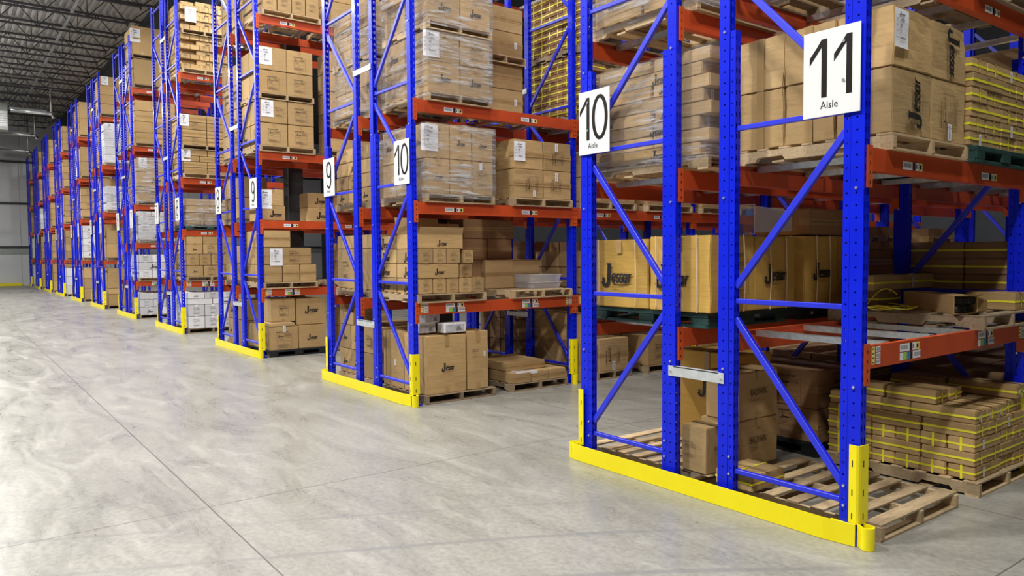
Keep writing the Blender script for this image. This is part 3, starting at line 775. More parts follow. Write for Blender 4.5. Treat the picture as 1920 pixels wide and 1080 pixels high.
def protector(x, y, mir, label):
    o = ob('post_protector', None, None, (x, y, 0), sc=(mir, 1, 1)); tag(o, label, 'post protector', 'post protectors')
    mb = MB(); pts = [(-.048, -.024), (-.004, -.029), (.008, -.023), (.013, -.010), (.017, .062)]
    plan_wall(mb, pts, .006, .12, .552, 'yellow')
    sl = ob('sleeve', mb.mesh('sleeve'), o)
    mb = MB(); pts = [(.006, -.030), (.022, -.034)]+[(.062+.036*math.cos(math.radians(a)), -.022+.036*math.sin(math.radians(a))) for a in range(-120, 91, 15)]+[(.03, .014), (.022, .02)]
    plan_wall(mb, pts, .007, .002, .125, 'yellow'); ob('foot', mb.mesh('foot'), o)
    mb = MB()
    for z in (.16, .29, .45):
        mb.box((-.030, -.0275, z-.018), (-.024, -.0255, z+.018), 'slot_dark'); mb.box((.0145, .012, z-.018), (.0152, .020, z+.018), 'slot_dark')
    ob('slots', mb.mesh('slots'), sl)
for r in range(11):
    for k in range(3 if r == 1 else (2 if r == 0 else 1)):
        protector(XR[r], k*BAY, 1, 'yellow post protector at the %s post on the right side of rack %s' % (ORD[k], RACK[r]))
    if r != 10: protector(XR[r]-2.245, 0, -1, 'yellow post protector at the left front post of rack %s' % RACK[r])

# aisle signs
def digit(mb, ch, x, w, z0, z1, t, mat='sign_black'):
    h = z1-z0; zc = (z0+z1)/2; cx = x+w/2
    def rb(p, wa=t*.82, wb=t): ribbon(mb, p, mat, wa, wb)
    if ch == '1': rect(mb, cx+.01, z0, cx+.01+t, z1, mat); mb.poly([(cx+.01, 0, z1), (cx+.01, 0, z1-t*1.3), (cx-w*.44, 0, z1-h*.42), (cx-w*.44, 0, z1-h*.29), (cx-w*.12, 0, z1-h*.12)], mat)
    if ch == '0': rb(arc(cx, zc, w*.42, h*.48, 0, 360, 40))
    if ch == '9': rb(arc(cx, z1-h*.30, w*.38, h*.28, 0, 360, 32)); rb([(cx+w*.38, z1-h*.30)]+arc(cx-.0, z0+h*.30, w*.38, h*.29, 20, -140, 14))
    if ch == '6': rb(arc(cx, z0+h*.30, w*.38, h*.28, 0, 360, 32)); rb([(cx-w*.38, z0+h*.30)]+arc(cx, z1-h*.30, w*.38, h*.29, 200, 40, 14))
    if ch == '8': rb(arc(cx, z1-h*.25, w*.33, h*.23, 0, 360, 28)); rb(arc(cx, z0+h*.27, w*.39, h*.26, 0, 360, 28))
    if ch == '7': rect(mb, x+w*.08, z1-t, x+w*.92, z1, mat); rb([(x+w*.88, z1-t), (x+w*.5, z0+h*.45), (x+w*.36, z0)])
    if ch == '5': rect(mb, x+w*.2, z1-t, x+w*.88, z1, mat); rb([(x+w*.22, z1), (x+w*.16, z0+h*.52)]); rb([(x+w*.16, z0+h*.52)]+arc(cx-.005, z0+h*.30, w*.40, h*.28, 130, -150, 20))
    if ch == '4': rb([(x+w*.62, z1), (x+w*.08, z0+h*.28)]); rect(mb, x+w*.05, z0+h*.24, x+w*.95, z0+h*.24+t, mat); rect(mb, x+w*.62, z0, x+w*.62+t, z1, mat)
    if ch == '3': rb(arc(cx, z1-h*.26, w*.34, h*.24, 150, -80, 16)); rb(arc(cx, z0+h*.28, w*.38, h*.26, 80, -150, 18))
    if ch == '2': rb(arc(cx, z1-h*.28, w*.37, h*.26, 170, -30, 16)+[(x+w*.12, z0+t)]); rect(mb, x+w*.1, z0, x+w*.92, z0+t, mat)
def sign(x, num, label):
    o = ob('aisle_sign', None, None, (x, -.012, 2.357)); tag(o, label, 'sign', 'aisle number signs')
    w, h = .334, .474
    mb = MB(); mb.box((0, -.003, 0), (w, .003, h), 'sign_white'); ob('panel', mb.mesh('panel', .001), o); pn = o.children[0]
    mb = MB()
    if num == '10': digit(mb, '1', .004, .15, .105, .425, .032); digit(mb, '0', .150, .165, .105, .425, .032)
    elif len(num) == 2:
        digit(mb, num[0], .030, .14, .105, .425, .033); digit(mb, num[1], .175, .14, .105, .425, .033)
    else: digit(mb, num, .085, .165, .105, .425, .033)
    ob('number', raw(mb, 'number'), pn, (0, -.0042, 0))
    mb = MB(); add_text(mb, 'Aisle', .058, .105, .043, 'sign_black', .92); ob('word', raw(mb, 'word'), pn, (0, -.0042, 0))
    for xx, zz in ((w*.72, h-.085), (w*.72, .18)):
        mb = MB(); mb.tube([(0, -.006, 0), (0, 0, 0)], .0085, 'bolt_steel', 10); ob('screw', mb.mesh('screw'), pn, (xx if x > -1 else .10, -.003, zz))
for r in range(11):
    sign(XR[r]-.352, str(11-r), 'white aisle sign number %d on the right post of its rack' % (11-r))
    if r < 10: sign(XR[r]-2.25, str(10-r), 'white aisle sign number %d on the left post of its rack' % (10-r))

# building columns between the back-to-back racks
for r in (1, 2):
    mb = MB(); x, y, a, b = XR[r]-1.122, 1.0, .12, .13
    mb.box((x-a, y-b, 0), (x+a, y-b+.02, ZC), 'steel_black'); mb.box((x-a, y+b-.02, 0), (x+a, y+b, ZC), 'steel_black'); mb.box((x-.03, y-b+.02, 0), (x+.03, y+b-.02, ZC), 'steel_black')
    mb.box((x+a-.02, y-b+.02, 0), (x+a, y+b-.02, ZC), 'steel_black')
    tag(ob('building_column', mb.mesh('building_column', .002)), 'black steel building column standing inside rack %s' % RACK[r], 'column')

# ------------------------------------------------------------------ cargo
def lvl(row, lev): return 0 if lev < 0 else LV[row][lev]
def shelf(lev): return 'on the floor' if lev < 0 else ORD[lev]+' shelf'
def place(row, side, bay, j, lev):
    s = ('near' if j == 0 else 'far')+' pallet'
    if bay: s += ' of %s bay' % ORD[bay]
    return '%s, %s, %srack %s' % (s, shelf(lev), 'left half of ' if side == 'A' else '', RACK[row])
def fit16(s):
    w = s.split()
    if len(w) > 16: s = s.replace(' of the ', ' of ').replace(', on the floor', ', floor level').replace('from cross aisle', 'from aisle').replace('left half of rack', 'left rack half'); w = s.split()
    if len(w) > 16: s = s.replace('left rack half', 'left-half rack').replace('pallet of', 'pallet,').replace('in from the right', 'from right').replace('layer, ', 'layer '); w = s.split()
    for a, b in (('floor level', 'floor'), ('dark brown carton', 'shade-toned carton'), ('row second column first', 'inner one'), ('row second column second', 'outer one'), (' layer,', ','), ('third shelf', 'shelf three')):
        if len(s.split()) > 16: s = s.replace(a, b)
    return ' '.join(s.split()[:16])
USED = {}
def ground(row, lev): return .0 if lev < 0 else lvl(row, lev)
def load(row, side, bay, j, lev, layers, y0=None, y1=None, x0=None, x1=None, pal='wood', det=False, z0=None, film_=None, note='', cull=True, top=True, deep=1, seed=None, palw=None):
    """layers: (height, ny, nx, style, right_prints, front_prints). Returns top z."""
    X = XR[row]; rr = random.Random(seed if seed is not None else row*1000+bay*100+j*50+lev*7+(3 if side == 'A' else 0))
    yb = bay*BAY
    if y0 is None: y0 = (.16 if j == 0 else 1.30)+rr.uniform(-.02, .02)
    if y1 is None: y1 = y0+.88+rr.uniform(0, .02)
    if side == 'B': X1 = X+(.03 if x1 is None else x1); X0 = X+(-.97 if x0 is None else x0)
    else: X1 = X+(-1.26 if x1 is None else x1); X0 = X+(-2.26 if x0 is None else x0)
    y0 += yb; y1 += yb
    zb = ground(row, lev) if z0 is None else z0
    where = place(row, side, bay, j, lev)
    if note: where = note+' '+where
    if pal:
        th = .105 if pal in ('green', 'black', 'blue') else .095
        pw = {'wood': 'wooden pallet', 'wood_old': 'weathered wooden pallet', 'green': 'dark green plastic pallet', 'black': 'black plastic pallet', 'blue': 'blue plastic pallet'}[pal]
        lab = '%s under the load, %s' % (pw, where)
        pallet((X0+X1)/2+(.0), (y0+y1)/2, zb, pal, fit16(lab), det, w=(palw or max(1.02, X1-X0)+.02), d=max(.6, y1-y0+.03), group='pallets in the racks')
        zb += th
    z = zb; nl = len(layers)
    for li, L in enumerate(layers):
        h, ny, nx, sty = L[:4]; rp = L[4] if len(L) > 4 else []; fp = L[5] if len(L) > 5 else []
        frac = L[6] if len(L) > 6 else 1.0; z += .001
        ya, yz = y0, y0+(y1-y0)*frac
        for iy in range(ny):
            for ix in range(nx):
                outer = ix == nx-1; frontf = iy == 0
                last = li == nl-1
                vis = outer or (frontf and j == 0) or (last and top and row < 2)
                if side == 'A' and row > 1: vis = frontf and (j == 0)
                if j == 1 and row > 1: vis = outer
                if cull and not vis: continue
                gg = .004 if row < 2 else .0065; cy0 = ya+(yz-ya)*iy/ny+gg; cy1 = ya+(yz-ya)*(iy+1)/ny-gg; cx0 = X0+(X1-X0)*ix/nx+.003; cx1 = X0+(X1-X0)*(ix+1)/nx-.003
                dxx = rr.uniform(0, .010) if row < 3 and outer else 0; gp = .003 if row < 2 else .0055
                words = STY[sty][3]
                ln = 'only' if nl == 1 else ('bottom' if li == 0 else ('top' if li == nl-1 else ORD[li]))
                if outer: pos = '%s from cross aisle' % ORD[iy] if ny > 1 else 'facing the rack aisle'
                elif frontf: pos = '%s in from the right' % ORD[nx-1-ix]
                else: pos = 'row %s column %s' % (ORD[iy], ORD[ix])
                lab = fit16('%s, %s layer, %s, %s' % (words, ln, pos, where))
                r_ = rp[iy % len(rp)] if rp and outer else []
                f_ = fp[ix % len(fp)] if fp and frontf else []
                carton(cx0+dxx, cx1+dxx, cy0, cy1, z, z+h-(.002 if row < 2 else .005), sty, lab, '%ss in the racks' % words if not words.startswith('creased') else 'brown cartons in the racks', r_, f_)
        z += h
    if film_:
        film(X0-.002, X1+.008, y0-.008, y1+.005, zb-.05, z+.004, fit16('clear stretch film round the cartons, %s' % where), seed=row*5+lev)
    return z
LG = [('logo', .5, .5, .38)]; SP = [('spec', .52, .48, .44)]; SPt = [('spec', .5, .46, .52)]; LL = [('logo', .5, .5, .24)]
WL = [('logo', .5, .5, .28)]; WS = [('spec_grey', .5, .5, .46)]
SPv = [('spec', .45, .5, .5, 1), ('barcode', .48, .16, .10)]; LGv = [('logo', .48, .5, .62, 1)]; LGd = [('logo', .6, .5, .62, -1)]

# --- rack 10-11 (nearest), right half -----------------------------------------------
pallet(-.485, .60, 0, 'wood', 'empty wooden pallet on the floor inside the right half of rack 10-11', True, .0, 1.10, .96, 5)
pallet(-1.80, .58, 0, 'wood', 'empty wooden pallet on the floor inside the left half of rack 10-11', True, .0, 1.02, .92, 9)
# strapped cartons piled on the far floor pallet
def strapped_pile(X0, X1, Y0, Y1, z, n, where, sty='strap', front_only=False, right=True, row_group='strapped cartons', h=.092, left_only=None):
    rr = random.Random(int(abs(X0)*100)+n)
    for li in range(n):
        lw = 'bottom' if li == 0 else ('top' if li == n-1 else ORD[li])
        if li % 2 == 0: fx, YS = 6, [(0, .5), (.5, .75), (.75, 1)]
        else: fx, YS = 3, [(0, .25), (.25, .5), (.5, 1)]
        for iy, (ya, yz) in enumerate(YS):
            for ix in range(fx):
                fr = iy == 0; rt = ix == fx-1; fy = 2 if yz-ya > .4 else 4
                if not (fr or (rt and right) or (li == n-1 and not front_only)): continue
                a = X0+(X1-X0)*ix/fx+.002; b = X0+(X1-X0)*(ix+1)/fx-.002
                if fx == 3 and ix == 0 and fr:
                    for q in (0, 1):
                        carton(X0+(X1-X0)*q/6+.002, X0+(X1-X0)*(q+1)/6-.002, Y0+.004*q, Y0+(Y1-Y0)*.48, z+.0005, z+h-.0008, sty, fit16('yellow-strapped carton, %s layer, %s from left, %s' % (lw, ORD[q], where)), row_group)
                    continue
                if fx == 6 and rt and fy == 4: a = b-.34*(X1-X0)
                c = Y0+(Y1-Y0)*ya+.002; d = Y0+(Y1-Y0)*yz-.002
                jx = rr.uniform(.0, .014) if rt else 0; jy = rr.uniform(-.014, .0) if fr else 0
                pos = '%s from right' % ORD[fx-1-ix] if fr else ('%s along the aisle side' % ORD[iy] if rt else 'row %s column %s' % (ORD[iy], ORD[ix]))
                pr = [('barcode', .3, .45, .07)] if (rt and fy == 2 and rr.random() < .5) else []
                carton(a+jx, b+jx, c+jy, d+jy, z+.0005, z+h-.0008, sty, fit16('yellow-strapped carton, %s layer, %s, %s' % (lw, pos, where)), row_group, pr, [])
        z += h
    return z
pallet(-.47, 1.86, 0, 'wood', 'wooden pallet under the strapped cartons on the floor of rack 10-11', True, 0, 1.08, .98)
zt = strapped_pile(-1.0, 0.02, 1.405, 2.235, .096, 4, 'floor pile, rack 10-11', front_only=True)
# upper part of the pile: left block one layer higher, plus loose ones on top
for ix in range(3):
    for iy in range(5):
        if ix == 2 and iy > 0 or iy == 0 or ix == 2 or True:
            X0 = -1.0+ix*.20
            if ix < 2 and iy > 0: continue
            carton(X0, X0+.196, 1.42+iy*.17, 1.42+iy*.17+.165, zt+.0005, zt+.09, 'strap', 'yellow-strapped carton, %s from the left, %s row, raised end of the floor pile, rack 10-11' % (ORD[ix], ORD[iy]), 'strapped cartons')
for ix in range(3):
    carton(-.395+.0, .02, 1.42+ix*.17, 1.42+ix*.17+.166, zt+.0005, zt+.088, 'strap', 'long strapped carton, %s from the front, upper layer, floor pile, rack 10-11' % ORD[ix], 'strapped cartons', [('barcode', .3, .45, .10)])
for iy in range(2):
    carton(-.395, .0, 1.93+iy*.155, 2.08+iy*.155, zt+.0005, zt+.088, 'strap', 'long strapped carton, %s at the back, upper layer, floor pile, rack 10-11' % ORD[iy], 'strapped cartons')
carton(-.93, -.60, 1.45, 1.62, zt+.094, zt+.18, 'strap', 'strapped carton lying on top at the left end of the floor pile', 'strapped cartons')
carton(-.58, -.24, 1.44, 1.63, zt+.092, zt+.18, 'strap', 'strapped carton lying on the middle of the floor pile beside the post', 'strapped cartons')
carton(-.58, -.24, 1.66, 1.84, zt+.092, zt+.18, 'strap', 'strapped carton lying second from the front on the middle of the floor pile', 'strapped cartons')
carton(-.43, .03, 2.07, 2.235, zt+.092, zt+.19, 'strap', 'long strapped carton on top at the far right of the floor pile', 'strapped cartons', [('barcode', .2, .5, .1)])
carton(-.80, -.45, 1.95, 2.22, zt+.092, zt+.19, 'strap', 'strapped carton at the far back on top of the floor pile', 'strapped cartons')
# first shelf, right half: pallet with opened carton
pallet(-.47, 1.87, LV[0][0], 'wood_old', 'weathered pallet with a torn edge on the first shelf of rack 10-11', True, 0, 1.08, .95, 3)
zp = LV[0][0]+.095
def open_carton(x0, x1, y0, y1, z0, z1, label, flaps='x', mat='cardboard', group=None, prints=None):
    o = ob('open_carton', None, None, ((x0+x1)/2, (y0+y1)/2, z0)); tag(o, label, 'carton', group)
    dx, dy, dz = x1-x0, y1-y0, z1-z0; t = .006; mb = MB(); hx, hy = dx/2, dy/2
    if flaps == 'x':   # opening on the +x end
        mb.box((-hx, -hy, 0), (hx, hy, t), mat); mb.box((-hx, -hy, dz-t), (hx, hy, dz), mat); mb.box((-hx, -hy, t), (hx, -hy+t, dz-t), mat); mb.box((-hx, hy-t, t), (hx, hy, dz-t), mat); mb.box((-hx, -hy+t, t), (-hx+t, hy-t, dz-t), mat)
        ob('box', mb.mesh('box', .001), o)
        for nm, p in (('flap', [(hx, -hy, dz), (hx, hy, dz), (hx+.07, hy, dz+.012), (hx+.08, -hy, dz+.006)]), ('flap', [(hx, -hy, 0), (hx, hy, 0), (hx+.075, hy, .03), (hx+.07, -hy, .012)]), ('flap', [(hx, hy, .01), (hx+.05, hy+.03, .02), (hx+.05, hy+.03, dz-.02), (hx, hy, dz-.01)])):
            f = MB(); f.poly(p, mat); f.poly([(a, b, c-.003) for a, b, c in reversed(p)], mat); ob(nm, f.mesh('flap'), o)
    else:
        mb.box((-hx, -hy, 0), (hx, hy, t), mat)
        for a, b in (((-hx, -hy, t), (hx, -hy+t, dz)), ((-hx, hy-t, t), (hx, hy, dz)), ((-hx, -hy+t, t), (-hx+t, hy-t, dz)), ((hx-t, -hy+t, t), (hx, hy-t, dz))): mb.box(a, b, mat)
        ob('box', mb.mesh('box', .001), o); fl = min(dx, dy)*.45
        P = [[(hx, -hy, dz), (hx, hy, dz), (hx+.02, hy, dz+fl*.35), (hx+.03, -hy, dz+fl*.35)], [(-hx, -hy, dz), (-hx, hy, dz), (-hx-.04, hy, dz+fl*.9), (-hx-.05, -hy, dz+fl*.9)]]
        if flaps == 'peak': P = [[(hx, -hy, dz), (hx, hy, dz), (hx*.1, hy*.2, dz+.05), (hx*.1, -hy*.1, dz+.04)], [(-hx, -hy, dz), (-hx, hy, dz), (-hx*.1, hy*.3, dz+.05), (-hx*.1, -hy*.1, dz+.045)], [(-hx, -hy, dz), (hx, -hy, dz), (.05, -.0, dz+.055), (-.05, -.02, dz+.055)]]
        for p in P:
            f = MB(); f.poly(p, mat); f.poly([(a, b, c-.003) for a, b, c in reversed(p)], mat); ob('flap', f.mesh('flap'), o)
    for kind, yy, zz, s in (prints or []):
        sc = s*dy; H0 = .6 if kind == 'logo' else 1; ob({'logo': 'printed_logo', 'spec': 'printed_panel', 'barcode': 'barcode_sticker'}[kind], PR[kind], o, (hx+.002, (yy-.5)*dy-sc/2, zz*dz-sc*H0/2), (0, 0, PI/2), (sc, sc, sc))
    return o
oc = open_carton(-.64, .02, 1.57, 1.73, zp, zp+.125, 'opened brown carton with metal tubes showing at its end, first shelf, rack 10-11', 'x')
oc.rotation_euler.z = -.66; oc.location = (-.33, 1.66, zp)
for i, (a, b) in enumerate(((.03, .035), (-.03, .035), (.0, .085), (.055, .09), (-.05, .088))):
    mb = MB(); mb.tube([(-.22, a, b), (.318, a, b)], .024, 'galvanised', 12, False); mb.tube([(.30, a, b), (.316, a, b)], .020, 'slot_dark', 12)
    t_ = tag(ob('metal_tube', mb.mesh('metal_tube', smooth=False)), 'metal tube end, %s of five inside the opened carton on the first shelf' % ORD[i], 'tube', 'tubes in the opened carton')
    t_.location = (-.33, 1.66, zp); t_.rotation_euler.z = -.66
carton(-.30, .02, 2.02, 2.24, zp+.001, zp+.125, 'strap', 'small carton with bright yellow straps at the aisle edge, first shelf, rack 10-11', 'strapped cartons', [], [])
carton(-.98, -.70, 1.55, 1.88, zp+.001, zp+.135, 'strap_shaded', 'shade-toned strapped carton at the back of the first shelf pallet, rack 10-11', 'strapped cartons')  # board colour carries the shade at the back of the shelf
carton(-.82, -.68, 1.44, 2.40-.02, zp+.137, zp+.245, 'strap', 'long carton with one yellow strap lying across the first shelf, rack 10-11', 'strapped cartons', [('barcode', .62, .45, .035)])
mb = MB(); rr = random.Random(4)
for s in range(7):
    c = (-.62+rr.uniform(-.1, .1), 1.50+rr.uniform(-.1, .12)); r0 = rr.uniform(.10, .22); a0 = rr.uniform(0, 6); pts = []
    for i in range(17): t = a0+i*.22; pts.append((c[0]+r0*math.cos(t), c[1]+r0*.8*math.sin(t), zp+.012+.006*s*.5+.008*math.sin(i*.7+s)))
    mb.tube(pts, .0035, 'strap_yellow', 4)
pts = [(-.75+.18*(i/12), 1.46+.10*(i/12), zp+.02+.13*math.sin(i/12*2.4)) for i in range(13)]; mb.tube(pts, .0035, 'strap_yellow', 4)
tag(ob('strap_tangle', mb.mesh('strap_tangle')), 'tangle of cut yellow straps on the first shelf pallet of rack 10-11', 'straps')
# second shelf, right half
load(0, 'B', 0, 0, 1, [(.365, 2, 3, 'crushed', [LGv, SPv], [[], [], []]), (.33, 2, 3, 'crushed', [[('label', .12, .93, .155)], LGd], [])], y0=.235, y1=1.15, det=True, x0=-.975)
pallet(-.47, 1.72, LV[0][1], 'green', 'green plastic pallet under strapped cartons, second shelf, rack 10-11', w=1.06, d=.95)
zt = strapped_pile(-.97, .02, 1.25, 2.18, LV[0][1]+.108, 6, 'far pallet, second shelf, rack 10-11', front_only=True)
load(0, 'B', 0, 0, 2, [(.35, 2, 3, 'brown_side'), (.35, 2, 3, 'brown_side')], pal='wood_old')
load(0, 'B', 0, 1, 2, [(.3, 2, 2, 'brown'), (.3, 2, 2, 'brown')], pal='wood_old')
# --- rack 10-11 left half -------------------------------------------------------------
PB = [('baldwin', .42, .5, .62)]
carton(-1.335, -1.12, .112, .385, .105, .42, 'brownw', 'brown carton with a name in capitals, low front one behind the middle posts', 'named brown cartons', [('baldwin', .52, .50, .50)], [('spec', .36, .5, .52)])
mb = MB(); mb.box((-1.36, .12, .0955), (-1.10, .165, .1045), 'wood'); mb.box((-1.36, .3, .0955), (-1.13, .36, .1045), 'wood'); tag(ob('wood_offcut', mb.mesh('wood_offcut')), 'thin board under the low front named carton', 'board')
carton(-1.40, -1.08, .395, .865, .096, .43, 'brownw', 'brown carton with a name in capitals, lower of the two stacked on the floor pallet', 'named brown cartons', [('baldwin', .52, .5, .48)], [])
carton(-1.36, -1.08, .40, .86, .432, .77, 'brownw', 'brown carton with a name in capitals, upper of the two stacked', 'named brown cartons', [('baldwin', .52, .5, .48)], [('spec', .62, .5, .5)])
carton(-2.02, -1.42, .87, 1.28, .096, .82, 'yellow', 'tall yellowish carton with a dark name behind the named cartons, rack 10-11', 'yellow cartons', [], [('logo', .575, .62, .42)])
carton(-1.0, -.72, .055, .40, .096, .20, 'strap', 'small carton with yellow strap on the empty floor pallet beside the third post', 'strapped cartons', [])
load(0, 'A', 0, 1, -1, [(.27, 1, 2, 'dark', [SP], [SP, SP]), (.30, 1, 2, 'dark', [SP], [SP, SP])], y0=1.45, y1=2.1, x0=-2.15, x1=-1.12, pal='black')
# first shelf left half: big yellowish twine-tied cartons on green pallets
def twine_carton(x0, x1, y0, y1, z0, z1, label, right, front, sty='yellow'):
    o = carton(x0, x1, y0, y1, z0, z1, sty, label, 'big twine-tied cartons', right, front); dx, dy, dz = x1-x0, y1-y0, z1-z0
    for face, us in (('f', (-.36, .30)), ('r', (-.18, .22))):
        for u in us:
            mb = MB(); e = .013
            if face == 'f': mb.tube([(u*dx, -dy/2-e, .0), (u*dx+.006, -dy/2-e-.003, dz*.5), (u*dx-.004, -dy/2-e, dz+.004)], .0042, 'twine', 5)
            else: mb.tube([(dx/2+e, u*dy, .0), (dx/2+e+.003, u*dy+.01, dz*.45), (dx/2+e, u*dy-.006, dz+.004)], .0038, 'twine', 5)
            ob('twine', mb.mesh('twine'), o)
    return o
pallet(-1.70, .60, LV[0][0], 'green', 'green plastic pallet under two big twine-tied cartons, first shelf, rack 10-11', w=1.12, d=.92)
zg = LV[0][0]+.108
twine_carton(-2.24, -1.655, .12, .60, zg, zg+.51, 'big yellowish twine-tied carton with a dark name, left of two, first shelf, rack 10-11', [], [('logo', .46, .52, .52)])
twine_carton(-1.645, -1.10, .12, .60, zg, zg+.525, 'big yellowish twine-tied carton, right of the front two, first shelf, rack 10-11', [('spec', .56, .50, .62)], [('logo', .40, .50, .54)])
for i in range(1):
    twine_carton(-1.64, -1.10, .615, 1.10, zg, zg+.52, 'big twine-tied carton behind the front pair, %s one, first shelf, rack 10-11' % ('right', 'left')[i], [('logo', .46, .52, .52)], [])
pallet(-1.70, 1.72, LV[0][0], 'black', 'black plastic pallet under the rear twine-tied cartons, first shelf, rack 10-11', w=1.12, d=.96)
twine_carton(-1.64, -1.10, 1.22, 1.68, zg, zg+.53, 'dim twine-tied carton on the far pallet, nearer of two, first shelf, rack 10-11', [('logo', .5, .52, .52)], [], 'yellow')
twine_carton(-1.64, -1.10, 1.70, 2.18, zg, zg+.53, 'dim twine-tied carton on the far pallet, farther of two, first shelf, rack 10-11', [('spec', .5, .45, .6)], [], 'yellow')
# clear tote and open carton, its colour darkened for shade, on top of them
def tote(x, y, z, dx, dy, dz, label, rz=0, group=None, name='clear_tote'):
    o = ob(name, None, None, (x, y, z), (0, 0, rz)); tag(o, label, 'plastic tote', group)
    mb = MB(); t = .004; a, b = dx/2, dy/2; ins = .02
    def fr(q, zz): return [(-a+q, -b+q, zz), (a-q, -b+q, zz), (a-q, b-q, zz), (-a+q, b-q, zz)]
    lo, hi = fr(ins, 0), fr(0, dz)
    for i in range(4): mb.poly([lo[i], lo[(i+1) % 4], hi[(i+1) % 4], hi[i]], 'clear_plastic')
    mb.poly(list(reversed(lo)), 'clear_plastic'); ob('body', mb.mesh('body'), o)
    mb = MB(); r = fr(-.008, dz); r2 = [(p[0], p[1], dz) for p in hi]
    mb.tube([(*p[:2], dz) for p in r+[r[0]]], .006, 'clear_plastic', 6, False); ob('rim', mb.mesh('rim'), o)
    return o
tt = tote(-1.25, 1.10, zg+.64, .28, .19, .50, 'clear plastic tote lying on its side on top of the twine-tied cartons, rack 10-11')
tt.rotation_euler = (PI/2, 0, 0)
carton(-1.60, -1.12, 1.32, 1.95, zg+.54, zg+.74, 'dark', 'shade-toned carton lying on top of the far twine-tied cartons, rack 10-11')
# second shelf left half: wrapped flat cartons, staggered
pallet(-1.66, .60, LV[0][1], 'wood', 'wooden pallet under wrapped flat cartons, second shelf, left half of rack 10-11', True, 0, 1.06, .95)
z = LV[0][1]+.096; rr = random.Random(3)
for li in range(8):
    h = .089
    cols = [(-2.16, -1.18)] if li % 2 == 0 else [(-2.16, -1.62), (-1.615, -1.12)]
    rows_ = [(.12, .56), (.565, 1.04)] if li % 2 else [(.12, .42), (.425, .72), (.725, 1.04)]
    for ci, (a, b) in enumerate(cols):
        for ri, (c, d) in enumerate(rows_):
            if ri > 0 and ci < len(cols)-1: continue
            s = rr.uniform(-.02, .02)
            carton(a+s, b+s, c, d-.004, z+.0005, z+h-.001, 'thin', fit16('wrapped flat carton, %s layer, %s column, %s row, second shelf, left half, rack 10-11' % (ORD[li], ('left', 'right')[ci] if len(cols) > 1 else 'single', ORD[ri])), 'wrapped flat cartons',
                   [('barcode', .3, .5, .12)] if li in (2, 4, 5) else [], [('logo', .2 if li % 2 else .62, .5, .18)] if ri == 0 and li % 3 != 1 else [])
    z += h
film(-2.18, -1.10, .10, 1.05, LV[0][1]+.06, z, 'clear stretch film round the flat cartons, second shelf, left half of rack 10-11', 4)
load(0, 'A', 0, 0, 2, [(.36, 2, 2, 'brown', [LG], [LG, LG]), (.36, 2, 2, 'brown', [LG], [LG, LG])], det=True, film_=True)
load(0, 'A', 0, 1, 1, [(.3, 2, 2, 'brown'), (.3, 2, 2, 'brown')], pal='wood_old')
load(0, 'A', 0, 1, 2, [(.3, 2, 2, 'brown')], pal='wood_old')
# deeper bays of rack 10-11
for side in ('A', 'B'):
    for j in (0, 1):
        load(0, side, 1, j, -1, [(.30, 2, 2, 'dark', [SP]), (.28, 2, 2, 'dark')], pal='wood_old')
        if not (side == 'B' and j == 1): load(0, side, 1, j, 0, [(.12, 3, 2, 'strap_shaded'), (.12, 2, 2, 'strap_shaded'), (.12, 3, 2, 'strap_shaded'), (.13, 2, 2, 'strap_shaded', [], [], .8)] if side == 'B' else [(.22, 2, 2, 'dark', [LG]), (.22, 2, 2, 'dark'), (.2, 2, 2, 'dark', [LG], [], .6)], pal='wood_old')
        load(0, side, 1, j, 1, [(.42, 2, 2, 'brown'), (.42, 2, 2, 'brown')], pal='wood_old')

# --- rack 9-10 --------------------------------------------------------------------------
load(1, 'B', 0, 0, -1, [(.635, 1, 2, 'brownw', [[('logo', .52, .47, .32)]], [[('barcode', .6, .45, .06)], [('spec', .5, .5, .45), ('barcode', .3, .5, .07)]], .58)], y0=.14, y1=1.02, det=True, pal='wood_old')
X = XR[1]
carton(X-.50, X+.03, .665, .945, .10, .75, 'brownw', 'tall brown carton, second from cross aisle, near floor pallet, rack 9-10', 'brown cartons in the racks', [('spec', .38, .62, .36), ('barcode', .80, .60, .09)], [])
for i, (a, b, c, d, e, g, r) in enumerate(((-.40, -.14, .15, .36, .752, .86, 0), (-.36, -.10, .16, .38, .862, .98, .2), (-.13, .01, .37, .66, .752, .86, .05))):
    o = carton(X+a, X+b, c, d, e, g, 'white', 'grey picture-printed carton, %s, on the big cartons, floor level, rack 9-10' % ('lower left', 'upper left', 'right one')[i], 'picture-printed cartons', [], [], None, r)
    mb = MB(); w = (d-c)*.42; hx = (b-a)/2+.0025
    mb.poly([(hx, -w, .012), (hx, w, .012), (hx, w, g-e-.02), (hx, -w, g-e-.02)], 'print_grey')
    mb.poly([(hx+.001, w*.1, .02), (hx+.001, w*.75, .02), (hx+.001, w*.5, .07), (hx+.001, w*.2, .06)], 'ink_grey'); ob('printed_picture', mb.mesh('printed_picture'), o)
    mb = MB(); w = (b-a)*.42; hy = (d-c)/2+.0025; mb.poly([(-w, -hy, .012), (w, -hy, .012), (w, -hy, g-e-.02), (-w, -hy, g-e-.02)], 'print_grey'); ob('printed_picture', mb.mesh('printed_picture'), o)
load(1, 'B', 0, 1, -1, [(.125, 3, 2, 'brown_side')], y0=1.29, y1=2.11, det=True, pal='wood_old')
carton(X-.75, X-.10, 1.0+.30, 1.98-.1, .222, .325, 'brown_side', 'flat brown carton lying on the low load, far floor pallet, rack 9-10', 'brown cartons in the racks')
